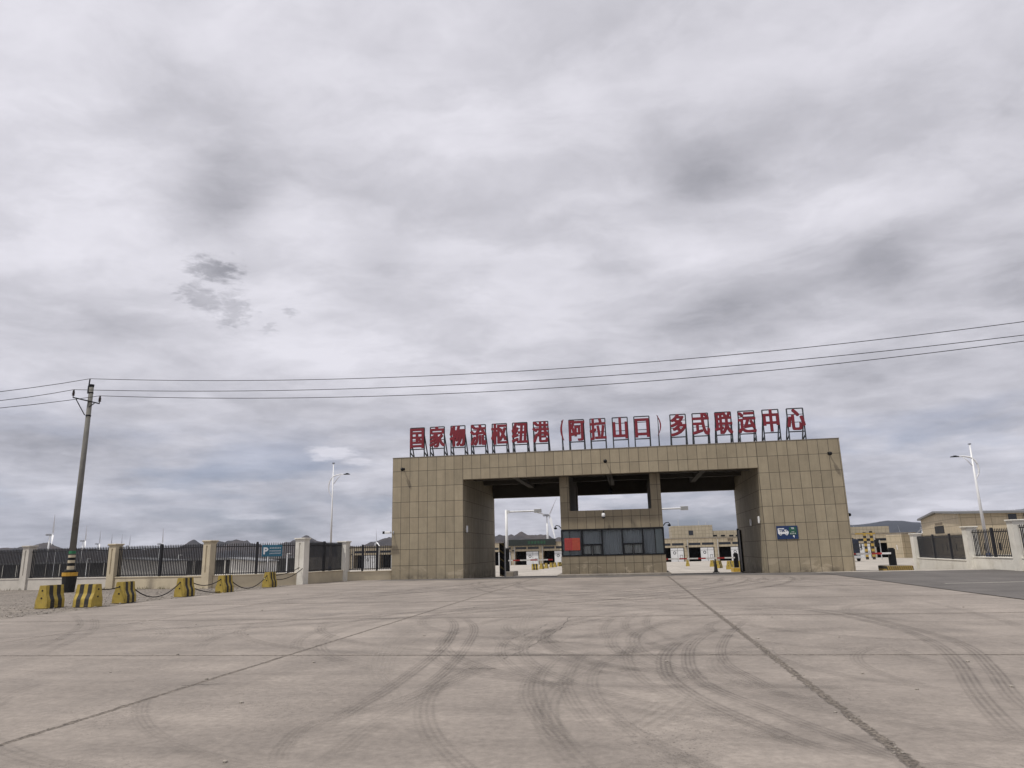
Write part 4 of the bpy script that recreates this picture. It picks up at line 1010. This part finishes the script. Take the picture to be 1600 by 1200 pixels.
def curb(label, x0, x1, y0, y1, h=.22, m='curbstripe', cap=True):
    zb = gz(x0, (y0+y1)/2); t_ = thing('traffic_island', label, 'island', ((x0+x1)/2, (y0+y1)/2, zb))
    obj('island_body', MB().box(x0, x1, y0, y1, zb-.2, zb+h, .02), M[m], t_)
    obj('island_top', MB().box(x0+.06, x1-.06, y0+.06, y1-.06, zb+h, zb+h+.015), M['curb'], t_)
# right of the gate
p = hit(1387, 892.0); q = hit(1428, 893)
cy_ = 47.2
p = ay(1386, 888, cy_); q = ay(1428, 889, cy_)
curb('low striped curb island in the side lane right of the gate', p.x, q.x, cy_, cy_+1.6, .30)
c_ = ay(1394.5, 875, cy_+.7); a_ = ay(1330, 868, cy_+.5)
boom('side lane boom with a black cabinet on the striped island', c_.x, cy_+.7, 1.30, .2, 13.4, c_.x-.1, gz(0, cy_)+1.02)
# right lane
cy_ = 61.5; c_ = ay(1150.5, 880, cy_)
curb('dull yellow island under the cabinet inside the right opening', c_.x-.35, c_.x+.55, cy_-.6, cy_+.9, .32, 'yellow')
boom('right lane boom with a black cabinet by the pier', c_.x, cy_, 1.42, .2, ay(1034, 872, cy_).x, c_.x-.1, ay(1100, 872.3, cy_).z)
# left lane
cy_ = 61.5; c_ = ay(795, 880, cy_)
curb('grey concrete island at the foot of the left lane boom', ay(783, 890, cy_-1).x, ay(802, 890, cy_-1).x, cy_-1.0, cy_+1.6, .36, 'curb')
boom('left lane boom with a tall black cabinet against the pier', c_.x-.12, cy_, 2.25, .2, c_.x, ay(864, 875, cy_).x, ay(830, 875, cy_).z)
lf = thing('gate_leaf', 'narrow dark gate leaf with slanted yellow stripes behind the left pier', 'gate', (ay(784, 870, 56.9).x, 56.9, gz(0, 57)))
a0, a1 = ay(780.5, 870, 56.9).x, ay(788, 870, 56.9).x; zb = gz(0, 57)
obj('leaf_panel', MB().box(a0, a1, 56.85, 56.95, zb+.05, zb+2.6), M['leafstripe'], lf); obj('leaf_stile', MB().box(a1, a1+.09, 56.83, 56.97, zb, zb+2.75), M['galv'], lf)
rl = thing('gate_leaf', 'tall black folded gate leaf against the right pier', 'gate', (OX1-.25, 55.5, gz(0, 55)))
rb = MB()
rb.box(OX1-.12, OX1-.02, 55.6, 56.55, gz(0, 54)+.05, 2.75)
obj('leaf_panel', rb, M['black'], rl); obj('leaf_stile', MB().box(OX1-.16, OX1-.01, 56.6, 56.72, gz(0, 56), 2.85), M['steel'], rl)
# dark cone
p = hit(1119, 894.2); zb = gz(p.x, p.y)
cn = thing('traffic_cone', 'tall dark traffic cone standing in the right lane', 'cone', (p.x, p.y, zb))
obj('cone_body', MB().lathe([(.17, .04), (.155, .12), (.05, 1.02), (.035, 1.04)], (p.x, p.y, zb), 16), M['rubber'], cn, smooth=True)
obj('cone_base', MB().box(p.x-.24, p.x+.24, p.y-.24, p.y+.24, zb-.01, zb+.05, .01), M['rubber'], cn)
# height-limit frame and signal in the side yard
fy = 150.
hf = thing('height_limit_frame', 'tall black and yellow striped height frame beyond the side lane', 'height frame', (ay(1357, 875, fy).x, fy, gz(0, fy)))
for xx, ytop in ((1353.5, 831.5), (1364.0, 829.5)):
    b_ = ay(xx+2.2, 874, fy); t2 = ay(xx, ytop, fy); zb = gz(0, fy)
    o = obj('frame_post', MB().box(-.22, .22, -.22, .22, 0, t2.z-zb), M['framestripe'], hf, world=False); o.location = (b_.x-hf.location.x, 0, 0)
a_ = ay(1336, 833.0, fy); b_ = ay(1366.5, 831.5, fy)
obj('frame_crossbar', MB().box(a_.x, b_.x, fy-.15, fy+.15, a_.z-.25, a_.z), M['framestripe'], hf)
sy = 145.; c_ = ay(1369.5, 849, sy)
sb = thing('signal_box', 'black lane signal on a grey post next to the striped frame', 'signal', (c_.x+.5, sy, gz(0, sy)))
obj('signal_post', MB().tube([(c_.x+.6, sy, gz(0, sy)), (c_.x+.6, sy, c_.z+.6)], .09, 8), M['galv'], sb)
obj('signal_head', MB().box(c_.x-.35, c_.x+.35, sy-.3, sy+.1, c_.z-.65, c_.z+.65, .04), M['black'], sb)

# ------------------------------------------------------------------ warehouse across the yard
WY = 205.; wz = gz(0, WY)
wh = thing('warehouse', 'long beige tiled warehouse with white loading doors across the yard', 'warehouse', (0, WY, wz))
X0, X1 = -86., 74.; top = wz+6.15
px_ = ay(1121, 870, WY).x; step = 8.05; k0 = math.ceil((X0-px_)/step); k1 = math.floor((X1-px_)/step)
cols = [px_+step*i for i in range(k0, k1+1)]
wall = MB(); wall.box(X0, X1, WY, WY+.5, wz+3.75, top).box(X0, X1, WY+4, WY+5, wz-.3, wz+4.2)
for c in cols: wall.box(c-.6, c+.6, WY-.15, WY+.6, wz-.3, wz+3.75)
wall.box(X0, X0+.5, WY+.5, WY+34, wz-.3, top-.01).box(X1-.5, X1, WY+.5, WY+34, wz-.3, top-.01)
obj('wall', wall, M['far_tile'], wh)
obj('roof', MB().box(X0+.5, X1-.5, WY+.5, WY+34, top-.5, top-.15), M['roofgrey'], wh)
obj('parapet_cap', MB().box(X0-.1, X1+.1, WY-.1, WY+.6, top, top+.14), M['curb'], wh)
ba = MB()
for c in cols: ba.box(c+.6, c+step-.6, WY+3.3, WY+3.9, wz-.1, wz+3.75)
obj('bay_interior', ba, M['void'], wh)
for c in cols:
    a = c+.6; b_ = c+step-.6; m_ = a+(b_-a)*.46
    o = obj('loading_door', MB().box(m_, (m_+b_)/2-.04, WY+.1, WY+.2, wz-.1, wz+3.62).box((m_+b_)/2+.04, b_-.25, WY+.1, WY+.2, wz-.1, wz+3.62), M['door_white'], wh)
    rg = MB(); cx, cz = m_+(b_-m_)*.28, wz+2.35
    for i in range(14):
        a0_, a1_ = i*2*math.pi/14, (i+1)*2*math.pi/14
        rg.face_prism([(cx+r__*math.cos(t__), cz+r__*math.sin(t__)) for r__, t__ in ((.40, a0_), (.40, a1_), (.26, a1_), (.26, a0_))], WY+.07, WY+.095)
    dx_ = m_+(b_-m_)*.66
    rg.box(dx_, dx_+.07, WY+.07, WY+.095, wz+.9, wz+1.75).box(dx_+.62, dx_+.69, WY+.07, WY+.095, wz+.9, wz+1.75).box(dx_+.07, dx_+.62, WY+.07, WY+.095, wz+1.68, wz+1.75).box(m_, b_-.25, WY+.07, WY+.095, wz+2.95, wz+3.0)
    obj('door_emblem', rg, M['steel'], o)
    for q0, q1 in ((a+.1, (a+b_)/2-.2), ((a+b_)/2+.2, b_-.1)):
        obj('clerestory_window', MB().box(q0, q1, WY-.02, WY+.02, wz+4.32, wz+4.95), M['darkglass'], wh)
# upper block and wing, set back on the roof
by = WY+16; a_, b_ = ay(1049, 830, by), ay(1113.5, 830, by); zt = ay(1081, 821, by).z
up_ = obj('upper_block', MB().box(a_.x, b_.x, by, by+14, top-.5, zt), M['far_tile'], wh)
w_ = ay(1079.5, 832.5, by); obj('window', MB().box(w_.x-.65, w_.x+.65, by-.06, by+.02, w_.z-.65, w_.z+.65), M['darkglass'], up_)
zt2 = ay(1135, 828.7, by).z
wg = obj('upper_wing', MB().box(b_.x+.01, 73, by+.3, by+13, top-.5, zt2), M['far_tile'], wh)
for xx in (1117, 1129.5, 1142.5, 1153):
    w_ = ay(xx, 836.8, by+.3); obj('window', MB().box(w_.x-.6, w_.x+.6, by+.24, by+.32, w_.z-.22, w_.z+.22), M['void'], wg)
for c in cols:
    obj('downpipe', MB().tube([(c+.35, WY-.28, wz), (c+.35, WY-.28, top-.3)], .09, 6), M['galv'], wh)
for i, c in enumerate(cols[::2]):
    obj('wall_lamp', MB().box(c-.25, c+.25, WY-.6, WY-.16, wz+3.9, wz+4.15, .03), M['black'], wh)
for xx, hh in ((1060, 2.2), (1092, 1.4), (1103, 1.0)):
    w_ = ay(xx, 822, by+3); obj('roof_mast', MB().tube([(w_.x, by+3, zt-.3), (w_.x, by+3, zt+hh)], .06, 6), M['galv'], up_)
nm_ = MB(); a_, b_ = ay(1137.2, 843.2, WY), ay(1145.6, 843.2, WY); dashes(nm_, a_.x, b_.x, a_.z-.42, a_.z+.42, WY-.03, 4, .03, .8, 77)
obj('wall_lettering', nm_, mat('dark_lettering', (.06, .035, .025), .7), wh)
# led board over the left bays
a_, b_ = ay(791, 848.5, WY-.8), ay(868, 848, WY-.8); lz0, lz1 = a_.z-.88, a_.z+.88
led = thing('message_board', 'long dark green message board on the warehouse front seen through the left opening', 'sign board', ((a_.x+b_.x)/2, WY-.8, lz0))
obj('board', MB().box(a_.x, b_.x, WY-.9, WY-.05, lz0, lz1, .03), M['ledboard'], led)
gl = MB(); dashes(gl, a_.x+6.2, a_.x+11.6, lz0+.45, lz1-.45, WY-.91, 6, .02, .8, 5); obj('green_writing', gl, M['ledgreen'], led)
# annex at the right end
ax0, ax1, ay0 = ay(1392, 860, 176).x, ay(1411.5, 860, 171).x, 171.
an = thing('annex', 'small beige tiled block beside the right fence', 'building', (ax0, ay0, gz(0, 180)))
az = ay(1410, 835, 173).z
P4 = [(ax0, 178.), (ax1, 171.), (ax1+11, 176.5), (ax0+11, 184.)]
obj('wall', MB().prism(P4, gz(0, 180)-.5, az), M['hall_tile'], an)
pan = ay(1402.5, 855, 174.2); obj('wall_box', MB().box(pan.x-.35, pan.x+.35, 173.4, 174.2, pan.z-.5, pan.z+.5), M['signwhite'], an)
obj('roof_edge', MB().prism([(q[0], q[1]) for q in P4], az, az+.2), M['curb'], an)

# big hall on the right
c0 = dp(1447, 868, 152); c1 = dp(1507, 868, 118); c2 = dp(1720, 868, 112)
hz_ = gz(0, 115)-.2
e1_ = dp(1507, 801.5, 118).z; e0_ = dp(1447, 815.5, 152).z; e2_ = e1_
hall = thing('hall', 'large beige hall with a low grey pitched roof behind the right fence', 'hall', (c1.x, c1.y, hz_))
mid = (c0+c1)/2; pk = e1_+.75
hw = MB()
v = [hw.b.verts.new((c0.x, c0.y, hz_-1)), hw.b.verts.new((c1.x, c1.y, hz_-1)), hw.b.verts.new((c1.x, c1.y, e1_)), hw.b.verts.new((mid.x, mid.y, pk)), hw.b.verts.new((c0.x, c0.y, e1_)),
     hw.b.verts.new((c2.x, c2.y, hz_-1)), hw.b.verts.new((c2.x, c2.y, e1_)), hw.b.verts.new((c2.x+c0.x-c1.x, c2.y+c0.y-c1.y, hz_-1)), hw.b.verts.new((c2.x+c0.x-c1.x, c2.y+c0.y-c1.y, e1_)), hw.b.verts.new((mid.x+c2.x-c1.x, mid.y+c2.y-c1.y, pk))]
for q in ((0, 1, 2, 3, 4), (1, 5, 6, 2), (5, 7, 8, 9, 6), (7, 0, 4, 8)): hw._f([v[i] for i in q])
obj('wall', hw, M['hall_tile'], hall)
sd = (c2-c1).normalized(); gd = (c0-c1).normalized()
rf = MB(); o1 = -sd*.6; t3 = Vector((0, 0, .35))
A_ = [c1+o1-gd*.8, mid+o1, c0+o1+gd*.8]; zz_ = [e1_-.05, pk+.08, e1_-.05]; Ls = (c2-c1).length+1.2
for i in (0, 1):
    a, b_ = A_[i], A_[i+1]; q = [Vector((a.x, a.y, zz_[i])), Vector((b_.x, b_.y, zz_[i+1])), Vector((b_.x, b_.y, zz_[i+1]))+sd*Ls, Vector((a.x, a.y, zz_[i]))+sd*Ls]
    lo = [rf.b.verts.new(p_) for p_ in q]; hi = [rf.b.verts.new(p_+t3) for p_ in q]
    rf._f(lo[::-1]); rf._f(hi)
    for k_ in range(4): rf._f([lo[k_], lo[(k_+1) % 4], hi[(k_+1) % 4], hi[k_]])
obj('roof', rf, M['roofgrey'], hall)
def on(p0, dvec, nrm, s0, s1, z0, z1, out=.05):
    mb = MB(); a, b_ = p0+dvec*s0, p0+dvec*s1; k_ = nrm*out
    vs = [mb.b.verts.new(Vector((p_.x, p_.y, z))) for p_ in (a+k_, b_+k_) for z in (z0, z1)]; vi = [mb.b.verts.new(Vector((p_.x, p_.y, z))) for p_ in (a-k_, b_-k_) for z in (z0, z1)]
    for q in ((0, 2, 3, 1),): mb._f([vs[i] for i in q]); mb._f([vi[i] for i in q[::-1]])
    for i, j in ((0, 2), (2, 3), (3, 1), (1, 0)): mb._f([vs[i], vs[j], vi[j], vi[i]])
    return mb
gn = Vector((gd.y, -gd.x, 0)); gn = gn if gn.dot(-c1) > 0 else -gn; sn_ = Vector((sd.y, -sd.x, 0)); sn_ = sn_ if sn_.dot(-c1) > 0 else -sn_
GL = (c0-c1).length
obj('loading_opening', on(c1, gd, gn, GL*.36, GL*.60, hz_+4.3, hz_+5.7), M['void'], hall)
obj('wall_stain', on(c1, gd, gn, GL*.38, GL*.58, hz_+5.85, hz_+6.3, .03), mat('soot_stain', (.16, .13, .09), .9, var=.4, scale=1), hall)
for s0 in (7.2, 9.4, 14.6, 16.8, 22, 24.2):
    obj('window', on(c1, sd, sn_, s0, s0+1.2, hz_+6.1, hz_+7.0), M['darkglass'], hall)
for s0 in (.8, 3.0, 5.2, 7.5, 9.8, 12): obj('slit_window', on(c1, sd, sn_, s0, s0+.35, hz_+1.2, hz_+2.4), M['void'], hall)
for s0 in (5., 9., 13., 17., 21., 25.): obj('slit_window', on(c1, gd, gn, s0, s0+.4, hz_+1.2, hz_+2.4), M['void'], hall)
obj('pale_skirting', on(c1, sd, sn_, 0, 30, hz_-.3, hz_+.5, .08), M['white'], hall)

# truck waiting behind the right pier
tx, ty = ay(1332.5, 870, 120.).x, 120.; tz = gz(0, ty)
tk = thing('truck', 'dark blue lorry standing half hidden behind the right pier', 'truck', (tx, ty, tz))
obj('cab', MB().box(tx-1.25, tx+1.2, ty, ty+2.2, tz+.6, tz+3.35, .12), M['navy'], tk)
obj('trailer', MB().box(tx-1.27, tx+1.22, ty+2.7, ty+14, tz+1.1, tz+3.6, .04), M['storewall'], tk)
obj('windscreen', MB().box(tx-1.05, tx+1.0, ty-.03, ty+.02, tz+1.85, tz+2.75, .01), M['darkglass'], tk)
obj('bumper', MB().box(tx-1.25, tx+1.2, ty-.12, ty-.01, tz+.45, tz+.85, .03), M['galv'], tk)
for s_ in (-1, 1):
    obj('mirror', MB().box(tx+s_*1.42-.08, tx+s_*1.42+.08, ty-.1, ty+.1, tz+1.9, tz+2.6, .02), M['black'], tk)
    obj('headlight', MB().box(tx+s_*.9-.18, tx+s_*.9+.18, ty-.04, ty+.02, tz+.95, tz+1.15), M['signwhite'], tk)
    for y_ in (.8, 8.8, 11.): obj('wheel', MB().tube([(tx+s_*1.05-.16, ty+y_, tz+.5), (tx+s_*1.05+.16, ty+y_, tz+.5)], .5, 16), M['rubber'], tk)

# ------------------------------------------------------------------ beyond the left fence
s0, s1 = dp(-120, 876, 150), dp(455, 876, 138); z_ = gz(0, 130)
lo_ = thing('storage_building', 'long low dark storage building with a pale roof edge beyond the left fence', 'building', (s0.x, s0.y, z_))
obj('wall', MB().obox(s0, s1, 9, z_-.5, 1.25), M['storewall'], lo_)
obj('roof', MB().obox(s0, s1, 9.8, 1.25, 1.62), M['roofgrey'], lo_)
n_ = (s1-s0); n_.z = 0; n_.normalize(); kx = Vector((-n_.y, n_.x, 0)); kx = kx if kx.y < 0 else -kx
for i in range(26):
    p_ = s0+(s1-s0)*(i+.5)/26+kx*4.7; obj('column', MB().box(p_.x-.12, p_.x+.12, p_.y-.12, p_.y+.12, z_-.5, 1.2), M['white'], lo_)
for (xa, xb, y0, y1, dd, lbl) in ((191, 254, 873.5, 877.5, 96, 'pale shed with sloping roof seen through pickets near the cream pillar'), (360, 407, 873, 878, 98, 'smaller pale shed seen through pickets left of the parking sign')):
    a_, b_ = dp(xa, y0, dd), dp(xb, y1, dd); zb = gz(0, 80)-.4
    sh = thing('shed', lbl, 'shed', (a_.x, a_.y, zb))
    n_ = Vector((b_.x-a_.x, b_.y-a_.y, 0)).normalized(); k_ = Vector((-n_.y, n_.x, 0))*4
    za, zb2 = a_.z, b_.z; La = (b_-a_).length
    def zf(p_, a_=a_, n_=n_, za=za, zb2=zb2, La=La): return za+(zb2-za)*max(0, min(1, (Vector((p_[0], p_[1], 0))-Vector((a_.x, a_.y, 0))).dot(n_)/La))
    obj('wall', MB().prism([a_, b_, b_+k_*2, a_+k_*2], zb, zf), M['paleshed'], sh)
    obj('roof', MB().prism([a_-k_*.1-n_*.3, b_-k_*.1+n_*.3, b_+k_*2+n_*.3, a_+k_*2-n_*.3], lambda p_: zf(p_)+.01, lambda p_: zf(p_)+.16), M['roofgrey'], sh)
# yard lamps seen far off through the pickets
for i, (px, py, dd) in enumerate(((86, 862, 100), (137, 874, 105), (279, 868, 110), (320, 876, 110), (419, 868, 100), (449, 866, 100))):
    p = dp(px, py, dd); zb = gz(p.x, p.y)
    lbls = ['thin pale mast seen through pickets left of the utility pole', 'short pale mast seen through pickets right of the utility pole', 'thin pale mast between the dark fence post and the second cream pillar', 'pale mast close to the second cream pillar', 'thin pale mast just below the parking sign', 'thin pale mast right of the parking sign']
    t_ = thing('mast', lbls[i], 'mast', (p.x, p.y, zb), group='pale masts in the far yard')
    obj('shaft', MB().tube([(p.x, p.y, zb-.2), (p.x, p.y, p.z)], [.10, .07], 8), M['lampwhite'], t_)
    obj('lamp_head', MB().box(p.x-.05, p.x+.55, p.y-.1, p.y+.1, p.z, p.z+.12, .02), M['galv'], t_)

# ------------------------------------------------------------------ wind turbines
def make_turbine():
    t_ = thing('wind_turbine', 'x', 'wind turbine', group='wind turbines on the plain')
    obj('tower', MB().tube([(0, 0, 0), (0, 0, 61)], [2.3, 1.35], 16), M['turbine'], t_, world=False, smooth=True)
    obj('nacelle', MB().box(-7.5, 3.0, -1.9, 1.9, 60.6, 64.4, .7), M['turbine_grey'], t_, world=False)
    hb_ = obj('rotor_hub', MB().tube([(-1.4, 0, 0), (.6, 0, 0), (1.7, 0, 0), (2.3, 0, 0)], [1.7, 1.8, 1.2, .2], 14), M['turbine'], t_, world=False, smooth=True)
    hb_.location = (4.4, 0, 62.4)
    for k_ in range(3):
        mb = MB(); prev = None
        for s_, ch, th in ((0, 1.5, 1.4), (2, 1.7, 1.3), (7, 3.3, .9), (15, 2.8, .6), (28, 1.8, .35), (38, 1.1, .2), (43, .3, .06)):
            tw = R(48+14*(1-s_/43)); ch *= 1.35; c_, n_ = math.cos(tw), math.sin(tw)
            ring = [mb.b.verts.new((a*n_+b_*c_, a*c_-b_*n_, s_)) for a, b_ in ((-ch*.35, 0), (0, th/2), (ch*.65, 0), (0, -th/2))]
            if prev:
                for i in range(4): mb._f([prev[i], prev[(i+1) % 4], ring[(i+1) % 4], ring[i]])
            else: mb._f(ring[::-1])
            prev = ring
        mb._f(prev); o = obj('blade', mb, M['turbine'], hb_, world=False); o.rotation_euler = (R(120*k_), 0, 0)
    return t_
TUR = [(858, 805, 1150, 40, 'big wind turbine standing behind the warehouse in the left opening'), (82, 835.5, 1476, 0, 'nearest wind turbine left of the utility pole'),
       (133, 845, 1953, 2, 'wind turbine just right of the utility pole'), (155, 849.8, 2350, 358, 'second wind turbine right of the utility pole'), (173.5, 852.5, 2640, 3, 'wind turbine low behind the first cream pillar, left of its cap'),
       (189.6, 852.5, 2700, 357, 'wind turbine whose blade rises over the first cream pillar'), (202, 853, 2900, 4, 'faint wind turbine just right of the first cream pillar'), (253.5, 850, 1900, 356, 'wind turbine behind pickets whose upright blade shows over the middle post'),
       (588, 847, 2300, 356, 'wind turbine whose pale blade shows left of the gate'), (1339.5, 832, 1950, 330, 'wind turbine with a Y shaped rotor at the right edge of the gate'), (1441, 824.8, 2500, 352, 'wind turbine left of the big hall gable'), (1408.5, 838.5, 2500, 350, 'wind turbine with one blade tip above the annex roof')]
for i, (px, py, dd, ro, lbl) in enumerate(TUR):
    o = make_turbine() if i == 0 else copy_tree(tur0)
    if i == 0: tur0 = o
    o['label'] = lbl; p = dp(px, py, dd); o.rotation_euler = (0, 0, R(42)); o.location = (p.x-4.4*math.cos(R(42)), p.y-4.4*math.sin(R(42)), p.z-62.4)
    for c in o.children:
        if c.name.startswith('rotor_hub'): c.rotation_euler = (R(ro), 0, 0)

# ------------------------------------------------------------------ dry weeds along the foot of the wall
wd = MB()
for i in range(700):
    j = rnd.choice((0, 1, 1, 1, 2, 2)); a, b_ = Vector(PL[j]), Vector(PL[j+1]); s_ = rnd.random(); n_ = (b_-a).normalized()
    p = a.lerp(b_, s_)+Vector((n_.y, -n_.x))*(.2+abs(rnd.gauss(0, .12)))
    if mnoise.noise((p.x*.8, p.y*.8, 3)) < -.05: continue
    h_ = rnd.uniform(.05, .20); a_ = rnd.uniform(0, 6.28); l_ = rnd.uniform(.02, .1)
    v0, v1 = Vector((math.cos(a_), math.sin(a_), 0))*.012, Vector((-math.sin(a_), math.cos(a_), 0))*l_
    b0 = Vector((p.x, p.y, -.03)); wd._f([wd.b.verts.new(q) for q in (b0-v0, b0+v0, b0+v1+Vector((0, 0, h_)))])
setp(obj('dry_grass', wd, M['weed']), 'dry weeds along the foot of the cream wall', 'weeds', kind='stuff')
bpy.context.view_layer.update()

# ------------------------------------------------------------------ air: thin haze that pales the far hills
hb_ = MB().box(-9000, 9000, -300, 9600, -40, 900)
hm = bpy.data.materials.new('haze'); hm.use_nodes = True; ht = NT(hm.node_tree); ht.n.remove(ht.n['Principled BSDF'])
pv = ht.new('ShaderNodeVolumePrincipled'); pv.inputs['Color'].default_value = (.62, .74, .95, 1); pv.inputs['Density'].default_value = .00003; pv.inputs['Anisotropy'].default_value = .3
ht.l.new(pv.outputs[0], ht.n['Material Output'].inputs['Volume'])
setp(obj('haze', hb_, hm), 'thin blue haze over the plain', 'haze', kind='stuff')
